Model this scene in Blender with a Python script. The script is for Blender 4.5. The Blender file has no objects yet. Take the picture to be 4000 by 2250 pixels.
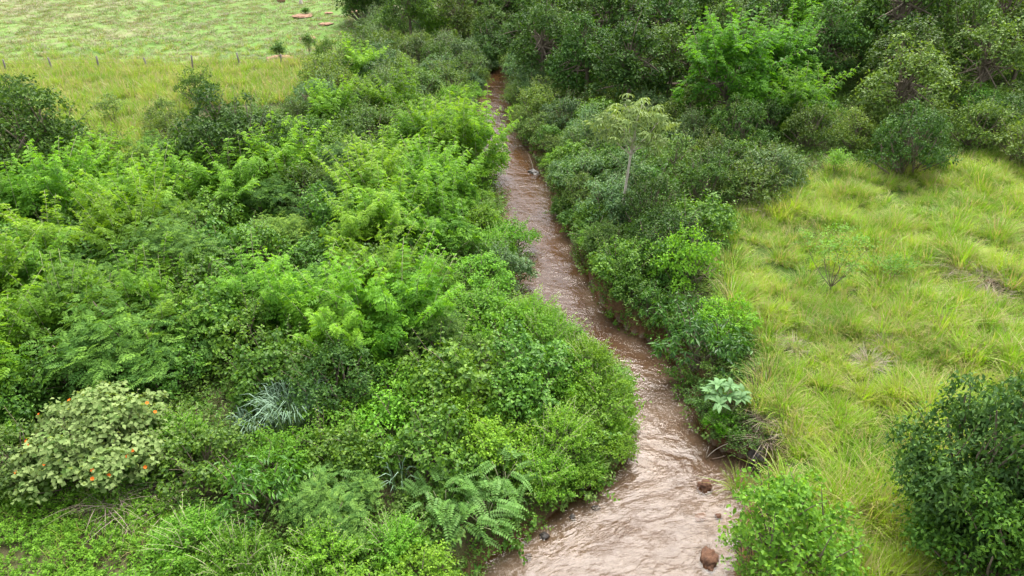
import bpy, math, random
import numpy as np
from mathutils import Vector, noise as mnoise

# ------------------------------------------------------------------ camera, sky, sun, exposure
sc = bpy.context.scene
COL = sc.collection
CAM_H = 17.0
PITCH = math.radians(30.0)
FPX = 2775.0                                   # focal length in photograph pixels (4000 wide)
cam_data = bpy.data.cameras.new('camera')
cam_data.sensor_width = 36.0
cam_data.lens = 36.0 * FPX / 4000.0
cam_data.clip_end = 3000.0
cam = bpy.data.objects.new('camera', cam_data)
cam.location = (0, 0, CAM_H)
cam.rotation_euler = (math.pi / 2 - PITCH, 0, 0)
COL.objects.link(cam)
sc.camera = cam

SUN_EL, SUN_AZ = math.radians(62), math.radians(18)      # azimuth from +Y, positive = towards +X
world = bpy.data.worlds.new('World')
sc.world = world
world.use_nodes = True
wn, wl = world.node_tree.nodes, world.node_tree.links
wn.clear()
sky = wn.new('ShaderNodeTexSky'); sky.sky_type = 'NISHITA'; sky.sun_disc = False
sky.sun_elevation = SUN_EL; sky.sun_rotation = SUN_AZ
sky.air_density = 1.0; sky.dust_density = 4.0; sky.ozone_density = 1.0
hs = wn.new('ShaderNodeHueSaturation'); hs.inputs['Saturation'].default_value = 0.30   # thin white overcast
bg = wn.new('ShaderNodeBackground'); bg.inputs['Strength'].default_value = 0.15
wo = wn.new('ShaderNodeOutputWorld')
wl.new(sky.outputs[0], hs.inputs['Color']); wl.new(hs.outputs[0], bg.inputs['Color']); wl.new(bg.outputs[0], wo.inputs[0])

sun_d = bpy.data.lights.new('sun', 'SUN'); sun_d.energy = 1.5; sun_d.angle = math.radians(48); sun_d.color = (1.0, 0.95, 0.86)
sun = bpy.data.objects.new('sun', sun_d)
to_sun = Vector((math.sin(SUN_AZ) * math.cos(SUN_EL), math.cos(SUN_AZ) * math.cos(SUN_EL), math.sin(SUN_EL)))
sun.rotation_euler = to_sun.to_track_quat('Z', 'Y').to_euler()
sun.location = to_sun * 100
COL.objects.link(sun)
sc.view_settings.view_transform = 'Standard'
sc.view_settings.look = 'None'
sc.view_settings.exposure = 1.75
sc.view_settings.gamma = 1.0
sc.cycles.max_bounces = 8
sc.cycles.diffuse_bounces = 4
sc.cycles.transparent_max_bounces = 8
sc.cycles.caustics_reflective = False
sc.cycles.caustics_refractive = False

# ------------------------------------------------------------------ geometry of the place
CP, SP = math.cos(PITCH), math.sin(PITCH)
def ray(px, py):
    a, b = (px - 2000.0) / FPX, (1125.0 - py) / FPX
    return np.array([a, CP + SP * b, -SP + CP * b])
def to_plane(px, py, z=0.0):
    d = ray(px, py); t = (z - CAM_H) / d[2]
    return np.array([0, 0, CAM_H]) + d * t
def project(x, y, z):
    dz = z - CAM_H
    depth = y * CP - dz * SP
    v = y * SP + dz * CP
    return 2000 + FPX * x / depth, 1125 - FPX * v / depth

# water edges read along the stream: (photo row, left edge, right edge)
ROWS = [(2250, 1860, 2850), (2174, 1955, 2865), (2019, 2175, 2880), (1900, 2350, 2950), (1850, 2405, 2975), (1800, 2450, 2925), (1760, 2480, 2800),
        (1708, 2470, 2745), (1615, 2450, 2725), (1520, 2435, 2672), (1444, 2385, 2645), (1366, 2250, 2591),
        (1290, 2155, 2446), (1211, 2025, 2358), (1087, 1985, 2291), (994, 2040, 2256), (870, 1965, 2201),
        (776, 1940, 2166), (700, 1915, 2146), (620, 1899, 2094), (543, 1849, 2034), (466, 1829, 1999),
        (388, 1874, 2004), (310, 1889, 1989), (285, 1915, 1985), (262, 1960, 2035), (243, 2040, 2110), (226, 2150, 2220), (212, 2260, 2330)]
edgeL, edgeR = [], []
for (py, l, r) in ROWS:
    edgeL.append(to_plane(l, py)[:2]); edgeR.append(to_plane(r, py)[:2])
e0, e1 = edgeL[0], edgeR[0]
edgeL = [np.array([e0[0] - 3.0, -60.0]), np.array([e0[0] - 1.0, e0[1] - 4])] + edgeL + [edgeL[-1] + np.array([20.0, 30.0]), edgeL[-1] + np.array([40.0, 500.0])]
edgeR = [np.array([e1[0] + 3.0, -60.0]), np.array([e1[0] + 0.4, e1[1] - 4])] + edgeR + [edgeR[-1] + np.array([20.0, 30.0]), edgeR[-1] + np.array([40.0, 500.0])]
EL, ER = np.array(edgeL), np.array(edgeR)

def pl_dist(P, E):
    best = np.full(len(P), 1e9)
    for a, b in zip(E[:-1], E[1:]):
        ab = b - a
        t = np.clip(((P - a) @ ab) / (ab @ ab), 0, 1)
        q = P - (a + t[:, None] * ab)
        best = np.minimum(best, np.hypot(q[:, 0], q[:, 1]))
    return best
def sstep(t):
    t = np.clip(t, 0, 1); return t * t * (3 - 2 * t)
def wob(x, y):
    return (np.sin(x * .9 + 1.7 * np.sin(y * .43)) * np.cos(y * .77 + 1.1 * np.sin(x * .37)) + .6 * np.sin(x * 2.3 + y * 1.1) * np.cos(y * 1.9 - x * .8))
def terrain(x, y):
    """height, signed distance to the water's edge, side (+1 right bank)"""
    x = np.atleast_1d(np.asarray(x, float)); y = np.atleast_1d(np.asarray(y, float))
    P = np.stack([x, y], 1)
    dL, dR = pl_dist(P, EL), pl_dist(P, ER)
    xl, xr = np.interp(y, EL[:, 1], EL[:, 0]), np.interp(y, ER[:, 1], ER[:, 0])
    inside = (x > xl) & (x < xr)
    side = np.where(x > (xl + xr) / 2, 1.0, -1.0)
    d = np.minimum(dL, dR)
    near = sstep((32 - y) / 12)
    depth = .06 + (.50 - .36 * near) * sstep(d / (1.3 + .8 * near)) * (1 + .35 * np.sin(x * 1.3 + y * .5) * np.cos(y * .6))
    hl = .75 * sstep(d / 1.6) + .030 * np.minimum(d, 60)
    hr = 1.15 * sstep(d / 1.0) + .075 * np.minimum(d, 28) + .02 * np.clip(d - 28, 0, 60)
    h = np.where(inside, -depth, -.06 + np.where(side > 0, hr, hl))
    far = 1 + np.clip((np.hypot(x, y) - 200) / 200, 0, 2)
    h = h + wob(x, y) * np.where(inside, .03, (.05 + .09 * sstep((d - .4) / 2.5))) * far
    h = np.where(inside, np.minimum(h, -.03), h)
    sd = np.where(inside, -d, d)
    return h, sd, side
def height(x, y):
    return float(terrain(x, y)[0][0])
def at(px, py, lift=0.0):
    """point of the terrain (raised by lift metres) seen at a photograph position; returns ground x, y, ground height"""
    d = ray(px, py); o = np.array([0, 0, CAM_H])
    ts = np.concatenate([np.arange(8, 140, .35), np.arange(140, 400, 2.0)])
    P = o + ts[:, None] * d
    h, _, _ = terrain(P[:, 0], P[:, 1])
    below = np.nonzero(P[:, 2] < h + lift)[0]
    i = below[0] if len(below) else len(ts) - 1
    return float(P[i, 0]), float(P[i, 1]), float(h[i])
def poly_world(pts, lift=0.0):
    return np.array([at(a, b, lift)[:2] if b > -300 else to_plane(a, b)[:2] for a, b in pts])
def in_poly(x, y, poly):
    x = np.asarray(x); y = np.asarray(y)
    res = np.zeros(x.shape, bool)
    j = len(poly) - 1
    for i in range(len(poly)):
        xi, yi = poly[i]; xj, yj = poly[j]
        c = ((yi > y) != (yj > y)) & (x < (xj - xi) * (y - yi) / (yj - yi + 1e-12) + xi)
        res ^= c; j = i
    return res

# open ground, as outlines on the terrain
FIELD = poly_world([(-1400, 262), (1000, 262), (1220, 240), (1330, 190), (1390, 110), (1440, 25), (1340, -30), (1200, -200), (-2600, -200)])
MARGIN = poly_world([(-1400, 262), (1000, 262), (1220, 245), (1240, 330), (1130, 400), (800, 420), (640, 500), (560, 620), (360, 640), (330, 520), (60, 420), (-1400, 420)])
MEADOW = poly_world([(4900, 560), (4000, 590), (3600, 640), (3250, 660), (2930, 800), (2780, 960), (2790, 1120), (2900, 1300), (2960, 1480), (2950, 1650),
                     (3010, 1780), (2960, 1900), (2930, 2100), (2880, 2600), (5200, 2600)])
HERBS = poly_world([(-900, 1930), (160, 1890), (500, 1900), (760, 2000), (800, 2120), (900, 2500), (-900, 2500)])

# ------------------------------------------------------------------ node helpers and materials
def new_mat(name):
    m = bpy.data.materials.new(name); m.use_nodes = True
    nt = m.node_tree; nt.nodes.clear()
    out = nt.nodes.new('ShaderNodeOutputMaterial')
    return m, nt, out
def N(nt, typ, **kw):
    n = nt.nodes.new(typ)
    for k, v in kw.items():
        if k.startswith('i_'):
            key = k[2:]
            key = int(key) if key.isdigit() else key.replace('_', ' ')
            n.inputs[key].default_value = v
        else: setattr(n, k, v)
    return n
def L(nt, a, b): nt.links.new(a, b)
def ramp(nt, fac, stops):
    r = nt.nodes.new('ShaderNodeValToRGB')
    e = r.color_ramp.elements
    while len(e) < len(stops): e.new(0.5)
    for el, (p, c) in zip(e, stops): el.position = p; el.color = (*c, 1) if len(c) == 3 else c
    if fac is not None: L(nt, fac, r.inputs[0])
    return r.outputs[0]
def mixc(nt, fac, a, b, mode='MIX'):
    m = nt.nodes.new('ShaderNodeMix'); m.data_type = 'RGBA'; m.blend_type = mode
    for s, v in ((m.inputs[0], fac), (m.inputs[6], a), (m.inputs[7], b)):
        if hasattr(v, 'is_linked'): L(nt, v, s)
        else: s.default_value = v if not isinstance(v, tuple) else (*v, 1)
    return m.outputs[2]
def math_(nt, op, a, b=0.0, clamp=False):
    m = nt.nodes.new('ShaderNodeMath'); m.operation = op; m.use_clamp = clamp
    for s, v in ((m.inputs[0], a), (m.inputs[1], b)):
        if hasattr(v, 'is_linked'): L(nt, v, s)
        else: s.default_value = v
    return m.outputs[0]
def noise_tex(nt, vec, scale, detail=3, rough=.5):
    n = N(nt, 'ShaderNodeTexNoise'); n.inputs['Scale'].default_value = scale
    n.inputs['Detail'].default_value = detail; n.inputs['Roughness'].default_value = rough
    if vec is not None: L(nt, vec, n.inputs['Vector'])
    return n.outputs['Fac']

def leaf_mat(name, old, young, trans=.38, rough=.42, spec=.45, patch=.0, patch_col=None):
    """leaf blade: reflects and lets light through; 'tint' is the age of each leaf, the object colour a plant's own hue"""
    m, nt, out = new_mat(name)
    t = N(nt, 'ShaderNodeAttribute', attribute_name='tint')
    oi = N(nt, 'ShaderNodeObjectInfo')
    c = mixc(nt, t.outputs['Fac'], old, young)
    c = mixc(nt, 1.0, c, oi.outputs['Color'], 'MULTIPLY')
    p = N(nt, 'ShaderNodeBsdfPrincipled'); p.inputs['Roughness'].default_value = rough
    p.inputs['Specular IOR Level'].default_value = spec
    L(nt, c, p.inputs['Base Color'])
    tr = N(nt, 'ShaderNodeBsdfTranslucent')
    c2 = mixc(nt, 1.0, c, (1.35, 1.25, .55), 'MULTIPLY')
    L(nt, c2, tr.inputs['Color'])
    mx = N(nt, 'ShaderNodeMixShader'); mx.inputs[0].default_value = trans
    L(nt, p.outputs[0], mx.inputs[1]); L(nt, tr.outputs[0], mx.inputs[2]); L(nt, mx.outputs[0], out.inputs[0])
    return m

def grass_mat(name, greens, dry, dry_amt, scale, trans=.4):
    """blades: colour of the patch they grow in (world noise), dry blades mixed in by each blade's tint"""
    m, nt, out = new_mat(name)
    geo = N(nt, 'ShaderNodeNewGeometry')
    oi = N(nt, 'ShaderNodeObjectInfo')
    t = N(nt, 'ShaderNodeAttribute', attribute_name='tint').outputs['Fac']
    n1 = noise_tex(nt, geo.outputs['Position'], scale, 4, .6)
    n2 = noise_tex(nt, geo.outputs['Position'], scale * 3.1, 3, .6)
    g = ramp(nt, n1, [(.34, greens[0]), (.5, greens[1]), (.66, greens[2])])
    g = mixc(nt, math_(nt, 'MULTIPLY', oi.outputs['Random'], .5), g, greens[1])
    k = math_(nt, 'ADD', math_(nt, 'MULTIPLY', t, .75), math_(nt, 'MULTIPLY', n2, .55))
    k = math_(nt, 'ADD', k, math_(nt, 'MULTIPLY', oi.outputs['Random'], .22))
    f = ramp(nt, k, [(1 - dry_amt - .10, (0, 0, 0)), (1 - dry_amt + .10, (1, 1, 1))])
    c = mixc(nt, f, g, dry)
    p = N(nt, 'ShaderNodeBsdfPrincipled'); p.inputs['Roughness'].default_value = .5
    p.inputs['Specular IOR Level'].default_value = .3
    L(nt, c, p.inputs['Base Color'])
    tr = N(nt, 'ShaderNodeBsdfTranslucent'); L(nt, mixc(nt, 1.0, c, (1.25, 1.2, .7), 'MULTIPLY'), tr.inputs['Color'])
    mx = N(nt, 'ShaderNodeMixShader'); mx.inputs[0].default_value = trans
    L(nt, p.outputs[0], mx.inputs[1]); L(nt, tr.outputs[0], mx.inputs[2]); L(nt, mx.outputs[0], out.inputs[0])
    return m

def bark_mat(name, c1, c2, scale=6.0):
    m, nt, out = new_mat(name)
    tc = N(nt, 'ShaderNodeTexCoord')
    mp = N(nt, 'ShaderNodeMapping'); mp.inputs['Scale'].default_value = (1, 1, .35); L(nt, tc.outputs['Object'], mp.inputs[0])
    n = noise_tex(nt, mp.outputs[0], scale, 5, .65)
    c = ramp(nt, n, [(.35, c1), (.65, c2)])
    p = N(nt, 'ShaderNodeBsdfPrincipled'); p.inputs['Roughness'].default_value = .85
    L(nt, c, p.inputs['Base Color'])
    b = N(nt, 'ShaderNodeBump'); b.inputs['Strength'].default_value = .6; b.inputs['Distance'].default_value = .03
    L(nt, n, b.inputs['Height']); L(nt, b.outputs[0], p.inputs['Normal']); L(nt, p.outputs[0], out.inputs[0])
    return m

M = {}
M['spire'] = leaf_mat('leaf_feathery', (.066, .175, .012), (.215, .405, .028), .44, .55, .22)
M['vine'] = leaf_mat('leaf_vine', (.050, .138, .014), (.170, .330, .034), .36, .5, .3)
M['plate'] = leaf_mat('leaf_fern_spray', (.062, .150, .024), (.195, .340, .050), .38, .6, .2)
M['olive'] = leaf_mat('leaf_olive', (.060, .125, .020), (.165, .265, .045), .34, .55, .28)
M['dark'] = leaf_mat('leaf_dark', (.030, .080, .013), (.100, .195, .026), .28, .55, .2)
M['lance'] = leaf_mat('leaf_grey_green', (.055, .120, .036), (.155, .260, .080), .32, .52, .32)
M['droop'] = leaf_mat('leaf_glossy_hanging', (.034, .105, .012), (.115, .260, .020), .32, .42, .4)
M['herb'] = leaf_mat('leaf_herb', (.080, .200, .014), (.215, .420, .034), .42, .55, .22)
M['pale'] = leaf_mat('leaf_pale_velvet', (.100, .180, .040), (.265, .350, .125), .34, .75, .15)
M['silver'] = leaf_mat('leaf_silver', (.085, .180, .080), (.220, .360, .190), .30, .6, .25)
M['blue'] = leaf_mat('leaf_blue_green', (.035, .075, .042), (.095, .160, .105), .25, .5, .3)
M['senna'] = leaf_mat('leaf_big_pinnate', (.085, .200, .038), (.190, .350, .075), .38, .55, .25)
M['petal'] = leaf_mat('petal_orange', (.75, .13, .015), (.85, .22, .02), .25, .6, .2)
M['tall_grass'] = grass_mat('grass_tall', [(.095, .235, .008), (.215, .390, .014), (.340, .470, .028)], (.420, .360, .170), .12, .40)
M['tussock'] = grass_mat('grass_tussock', [(.080, .205, .010), (.150, .310, .014), (.225, .350, .022)], (.350, .290, .120), .16, .45)
M['short_grass'] = grass_mat('grass_short', [(.090, .205, .026), (.140, .240, .040), (.190, .255, .065)], (.270, .235, .160), .30, .12)
M['margin'] = grass_mat('grass_margin', [(.150, .285, .024), (.225, .355, .038), (.290, .385, .060)], (.380, .330, .180), .06, .22)
M['glauc'] = leaf_mat('grass_glaucous', (.100, .190, .105), (.260, .390, .270), .3, .5, .3)
M['dead'] = grass_mat('grass_dead', [(.26, .20, .13), (.33, .27, .19), (.40, .34, .26)], (.34, .27, .22), .5, .9, .25)
M['bark'] = bark_mat('bark_brown', (.085, .062, .042), (.20, .16, .11))
M['bark_pale'] = bark_mat('bark_pale', (.30, .25, .19), (.55, .49, .41))
M['stem_pale'] = bark_mat('stem_pale', (.28, .29, .15), (.42, .40, .24))
M['wood_post'] = bark_mat('weathered_post', (.10, .085, .075), (.24, .21, .19), 14)
M['dead_wood'] = bark_mat('dead_wood', (.10, .070, .055), (.25, .18, .13))

def ground_mat():
    m, nt, out = new_mat('ground_soil')
    geo = N(nt, 'ShaderNodeNewGeometry'); pos = geo.outputs['Position']
    zone = N(nt, 'ShaderNodeAttribute', attribute_name='zone')           # r field, g meadow, b bank soil / bed
    sep = N(nt, 'ShaderNodeSeparateColor'); L(nt, zone.outputs['Color'], sep.inputs[0])
    bed = N(nt, 'ShaderNodeAttribute', attribute_name='bed').outputs['Fac']
    nA = noise_tex(nt, pos, .10, 5, .62); nB = noise_tex(nt, pos, .9, 4, .6); nC = noise_tex(nt, pos, 7.0, 4, .6)
    litter = ramp(nt, nB, [(.35, (.040, .034, .018)), (.55, (.075, .070, .030)), (.7, (.070, .095, .030))])
    sx = N(nt, 'ShaderNodeSeparateXYZ'); L(nt, pos, sx.inputs[0])
    dryside = math_(nt, 'MULTIPLY', math_(nt, 'SUBTRACT', math_(nt, 'MULTIPLY', sx.outputs[0], -.012), .50), .25, False)      # the pasture is grazed barer towards its far left
    field = ramp(nt, math_(nt, 'ADD', math_(nt, 'ADD', math_(nt, 'MULTIPLY', nA, .55), math_(nt, 'MULTIPLY', nB, .45)), dryside),
                 [(.40, (.090, .180, .028)), (.52, (.130, .205, .045)), (.60, (.190, .200, .090)), (.68, (.25, .215, .150))])
    mead = ramp(nt, math_(nt, 'ADD', math_(nt, 'MULTIPLY', nB, .6), math_(nt, 'MULTIPLY', nC, .4)),
                [(.38, (.045, .085, .012)), (.54, (.075, .110, .020)), (.68, (.13, .095, .045))])
    soil = ramp(nt, math_(nt, 'ADD', math_(nt, 'MULTIPLY', nB, .5), math_(nt, 'MULTIPLY', nC, .5)),
                [(.35, (.055, .028, .013)), (.5, (.105, .052, .022)), (.65, (.15, .085, .043))])
    vor = N(nt, 'ShaderNodeTexVoronoi'); vor.inputs['Scale'].default_value = 24.0; L(nt, pos, vor.inputs['Vector'])
    pebble = ramp(nt, vor.outputs['Color'], [(.2, (.14, .105, .082)), (.5, (.18, .140, .112)), (.85, (.23, .185, .155))])
    sand = mixc(nt, .55, pebble, ramp(nt, nB, [(.35, (.125, .092, .070)), (.6, (.22, .178, .145))]))
    c = mixc(nt, sep.outputs[0], litter, field)
    c = mixc(nt, sep.outputs[1], c, mead)
    c = mixc(nt, sep.outputs[2], c, soil)
    c = mixc(nt, bed, c, sand)
    p = N(nt, 'ShaderNodeBsdfPrincipled'); p.inputs['Roughness'].default_value = .9
    p.inputs['Specular IOR Level'].default_value = .2
    L(nt, c, p.inputs['Base Color'])
    b = N(nt, 'ShaderNodeBump'); b.inputs['Strength'].default_value = .8; b.inputs['Distance'].default_value = .08
    L(nt, math_(nt, 'ADD', nC, math_(nt, 'MULTIPLY', nB, 1.5)), b.inputs['Height']); L(nt, b.outputs[0], p.inputs['Normal'])
    L(nt, p.outputs[0], out.inputs[0])
    return m
M['ground'] = ground_mat()

def water_mat():
    m, nt, out = new_mat('stream_water')
    uv = N(nt, 'ShaderNodeUVMap')
    geo = N(nt, 'ShaderNodeNewGeometry')
    dep = N(nt, 'ShaderNodeAttribute', attribute_name='depth').outputs['Fac']
    mp = N(nt, 'ShaderNodeMapping'); mp.inputs['Scale'].default_value = (1.0, 1.0, 1.0); L(nt, uv.outputs[0], mp.inputs[0])
    n1 = N(nt, 'ShaderNodeTexNoise'); n1.inputs['Scale'].default_value = 3.2; n1.inputs['Detail'].default_value = 3; n1.inputs['Distortion'].default_value = .9
    L(nt, mp.outputs[0], n1.inputs['Vector'])
    n2 = N(nt, 'ShaderNodeTexNoise'); n2.inputs['Scale'].default_value = .55; n2.inputs['Detail'].default_value = 2
    L(nt, mp.outputs[0], n2.inputs['Vector'])
    n3 = noise_tex(nt, mp.outputs[0], .9, 3, .6)
    ridg = math_(nt, 'ABSOLUTE', math_(nt, 'SUBTRACT', n1.outputs['Fac'], .5))
    amp = ramp(nt, n3, [(.38, (.15, .15, .15)), (.62, (1, 1, 1))])
    hgt = math_(nt, 'ADD', math_(nt, 'MULTIPLY', math_(nt, 'SUBTRACT', .5, ridg), amp), math_(nt, 'MULTIPLY', n2.outputs['Fac'], 1.2))
    b = N(nt, 'ShaderNodeBump'); b.inputs['Strength'].default_value = 1.0; b.inputs['Distance'].default_value = .07
    L(nt, hgt, b.inputs['Height'])
    turb = mixc(nt, n2.outputs['Fac'], (.058, .024, .008), (.078, .036, .014))
    dif = N(nt, 'ShaderNodeBsdfDiffuse'); L(nt, turb, dif.inputs['Color'])
    tra = N(nt, 'ShaderNodeBsdfTransparent'); tra.inputs['Color'].default_value = (.95, .88, .78, 1)
    body = N(nt, 'ShaderNodeMixShader')
    k = math_(nt, 'SUBTRACT', 1.0, math_(nt, 'POWER', 2.718, math_(nt, 'MULTIPLY', dep, -2.4)), True)
    L(nt, k, body.inputs[0]); L(nt, tra.outputs[0], body.inputs[1]); L(nt, dif.outputs[0], body.inputs[2])
    gl = N(nt, 'ShaderNodeBsdfGlossy'); gl.inputs['Roughness'].default_value = .06; L(nt, b.outputs[0], gl.inputs['Normal'])
    fr = N(nt, 'ShaderNodeFresnel'); fr.inputs['IOR'].default_value = 1.38; L(nt, b.outputs[0], fr.inputs['Normal'])
    mx = N(nt, 'ShaderNodeMixShader'); L(nt, fr.outputs[0], mx.inputs[0])
    L(nt, body.outputs[0], mx.inputs[1]); L(nt, gl.outputs[0], mx.inputs[2]); L(nt, mx.outputs[0], out.inputs[0])
    return m
M['water'] = water_mat()

def rock_mat(name, c1, c2, rough=.9):
    m, nt, out = new_mat(name)
    tc = N(nt, 'ShaderNodeTexCoord')
    n = noise_tex(nt, tc.outputs['Object'], 5.0, 6, .7); n2 = noise_tex(nt, tc.outputs['Object'], 22.0, 4, .7)
    k = math_(nt, 'ADD', math_(nt, 'MULTIPLY', n, .6), math_(nt, 'MULTIPLY', n2, .4))
    p = N(nt, 'ShaderNodeBsdfPrincipled'); p.inputs['Roughness'].default_value = rough
    L(nt, ramp(nt, k, [(.35, c1), (.65, c2)]), p.inputs['Base Color'])
    b = N(nt, 'ShaderNodeBump'); b.inputs['Strength'].default_value = .9; b.inputs['Distance'].default_value = .05
    L(nt, k, b.inputs['Height']); L(nt, b.outputs[0], p.inputs['Normal']); L(nt, p.outputs[0], out.inputs[0])
    return m
M['clod'] = rock_mat('red_earth_clod', (.055, .024, .011), (.15, .070, .036))
M['rock'] = rock_mat('wet_dark_rock', (.022, .018, .015), (.065, .052, .042), .4)
M['soil'] = rock_mat('bare_red_soil', (.16, .080, .042), (.28, .16, .09))

# ------------------------------------------------------------------ mesh helpers
def mesh_np(name, V, F, mat, tint=None, smooth=False):
    V = np.asarray(V, np.float32).reshape(-1, 3); F = np.asarray(F, np.int32)
    me = bpy.data.meshes.new(name)
    nv, nf, k = len(V), len(F), F.shape[1]
    me.vertices.add(nv); me.vertices.foreach_set('co', V.ravel())
    me.loops.add(nf * k); me.loops.foreach_set('vertex_index', F.ravel())
    me.polygons.add(nf); me.polygons.foreach_set('loop_start', np.arange(0, nf * k, k, dtype=np.int32))
    if smooth: me.polygons.foreach_set('use_smooth', np.ones(nf, bool))
    if tint is not None:
        a = me.attributes.new('tint', 'FLOAT', 'POINT'); a.data.foreach_set('value', np.asarray(tint, np.float32))
    me.materials.append(mat)
    me.update(calc_edges=True)
    return me
def link(name, data, parent=None):
    o = bpy.data.objects.new(name, data); COL.objects.link(o)
    if parent is not None: o.parent = parent
    return o
def tag(o, label=None, cat=None, group=None, kind=None):
    if label: o['label'] = label
    if cat: o['category'] = cat
    if group: o['group'] = group
    if kind: o['kind'] = kind
    return o
def unit(a): return a / (np.linalg.norm(a, axis=-1, keepdims=True) + 1e-9)

class Tubes:
    """tapered stems collected into one mesh (of one part)"""
    def __init__(self): self.V, self.F, self.n = [], [], 0
    def add(self, pts, radii, sides=6):
        pts = np.asarray(pts, float); m = len(pts)
        T = unit(np.gradient(pts, axis=0))
        ref = np.array([1., .13, .07]) if abs(T[0][0]) < .8 else np.array([.1, 1., .05])
        A = unit(np.cross(T, ref)); B = np.cross(T, A)
        ang = np.arange(sides) * 2 * math.pi / sides
        ring = np.cos(ang)[None, :, None] * A[:, None] + np.sin(ang)[None, :, None] * B[:, None]
        V = pts[:, None] + ring * np.asarray(radii, float)[:, None, None]
        base = self.n
        self.V.append(V.reshape(-1, 3))
        for i in range(m - 1):
            for j in range(sides):
                a, b = base + i * sides + j, base + i * sides + (j + 1) % sides
                self.F.append((a, b, b + sides, a + sides))
        self.n += m * sides
        tip = base + (m - 1) * sides
        for j in range(0, sides - 2, 2):
            self.F.append((tip, tip + j + 1, tip + j + 2, tip + (j + 3) % sides if j + 3 < sides else tip))
    def mesh(self, name, mat):
        F = [f for f in self.F if len(set(f)) == 4]
        return mesh_np(name, np.concatenate(self.V), np.array(F), mat, smooth=True)

def bez(a, b, rng, bend=.15, n=6):
    a, b = np.asarray(a, float), np.asarray(b, float)
    l = np.linalg.norm(b - a)
    m = (a + b) / 2 + rng.normal(0, bend * l, 3) * np.array([1, 1, .5])
    t = np.linspace(0, 1, n)[:, None]
    return (1 - t) ** 2 * a + 2 * t * (1 - t) * m + t ** 2 * b

class Leaves:
    def __init__(self): self.V, self.T, self.nv = [], [], 0
    def add(self, P, D, Nn, Ln, W, tint, fold=.18, curl=.12):
        """blades of two faces folded at the midrib"""
        D = unit(D); S = unit(np.cross(D, Nn)); U = np.cross(S, D)
        Ln = np.broadcast_to(Ln, (len(P),))[:, None]; W = np.broadcast_to(W, (len(P),))[:, None]
        mid = P + D * Ln * .45
        v = np.stack([P, mid + S * W * .5 + U * W * fold, P + D * Ln - U * Ln * curl, mid - S * W * .5 + U * W * fold], 1)
        self.V.append(v.reshape(-1, 3)); self.T.append(np.repeat(np.broadcast_to(tint, (len(P),)), 4))
        self.nv += len(v) * 4
    def mesh(self, name, mat):
        V = np.concatenate(self.V); T = np.clip(np.concatenate(self.T), 0, 1)
        n = len(V) // 4
        b = np.arange(n)[:, None] * 4
        F = np.concatenate([b + np.array([[0, 3, 2]]), b + np.array([[0, 2, 1]])])
        return mesh_np(name, V, F, mat, T)

def pinnate(lv, rng, P, D, Nn, length, pairs, lw, tint, droop=.3, lf=.42):
    """pinnate leaves: a rachis with pairs of leaflets and one at the end"""
    n = len(P); D = unit(D); S = unit(np.cross(D, Nn)); U = np.cross(S, D)
    length = np.broadcast_to(length, (n,))
    tint = np.broadcast_to(tint, (n,))
    for i in range(pairs):
        t = (i + .6) / pairs
        q = P + D * (length * t)[:, None] - np.array([0, 0, 1.]) * (length * droop * t * t)[:, None]
        dd = unit(D - np.array([0, 0, 1.]) * (2 * droop * t))
        taper = .75 + .5 * math.sin(math.pi * min(1, t * .9 + .1))
        for s in (-1, 1):
            ld = unit(dd * .45 + S * s + rng.normal(0, .12, (n, 3)))
            lv.add(q, ld, U + rng.normal(0, .2, (n, 3)), length * lf * taper, length * lw * taper, tint + rng.normal(0, .08, n))
    q = P + D * length[:, None] - np.array([0, 0, 1.]) * (length * droop)[:, None]
    lv.add(q, unit(D - np.array([0, 0, 1.]) * 2 * droop), U, length * lf, length * lw, tint)

def shoot_leaves(lv, rng, B, d, ln, grav, sp, tint0):
    """leaves along curved shoots B + d*l*t + g*t^2"""
    n = len(B); step = sp['step']; up = np.array([0, 0, 1.])
    m = max(2, int(np.mean(ln) / step))
    roll = rng.uniform(0, 6.28, n)
    S0 = unit(np.cross(d, up + rng.normal(0, .15, (n, 3)))); U0 = np.cross(S0, d)
    for i in range(m):
        t = sp.get('t0', .15) + (1 - sp.get('t0', .15)) * (i + .5) / m + rng.normal(0, .02, n)
        P = B + d * (ln * t)[:, None] + grav * (ln * t * t)[:, None]
        T = unit(d + 2 * grav * t[:, None])
        if sp.get('planar'):
            sgn = 1 if i % 2 else -1
            side = S0 * sgn + U0 * rng.normal(.1, .22, (n, 1))
        else:
            a = roll + i * 2.4
            side = S0 * np.cos(a)[:, None] + U0 * np.sin(a)[:, None]
        al = sp.get('alpha', 1.0)
        D = unit(T * math.cos(al) + side * math.sin(al) - up * sp.get('hang', .15) + rng.normal(0, .16, (n, 3)))
        Nn = unit(up * 1.0 + T * .25 + rng.normal(0, sp.get('flut', .55), (n, 3)))
        tint = tint0 + sp.get('tipt', .35) * t ** 2 + rng.normal(0, .20, n)
        k = (1 - sp.get('taper', .35) * t) * rng.uniform(.75, 1.2, n)
        if sp['type'] == 'pin':
            pinnate(lv, rng, P, D, Nn, sp['L'] * k, sp['pairs'], sp['lw'], tint, sp.get('pdroop', .25), sp.get('lf', .42))
        else:
            lv.add(P, D, Nn, sp['L'] * k, sp['W'] * k, tint)

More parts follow.
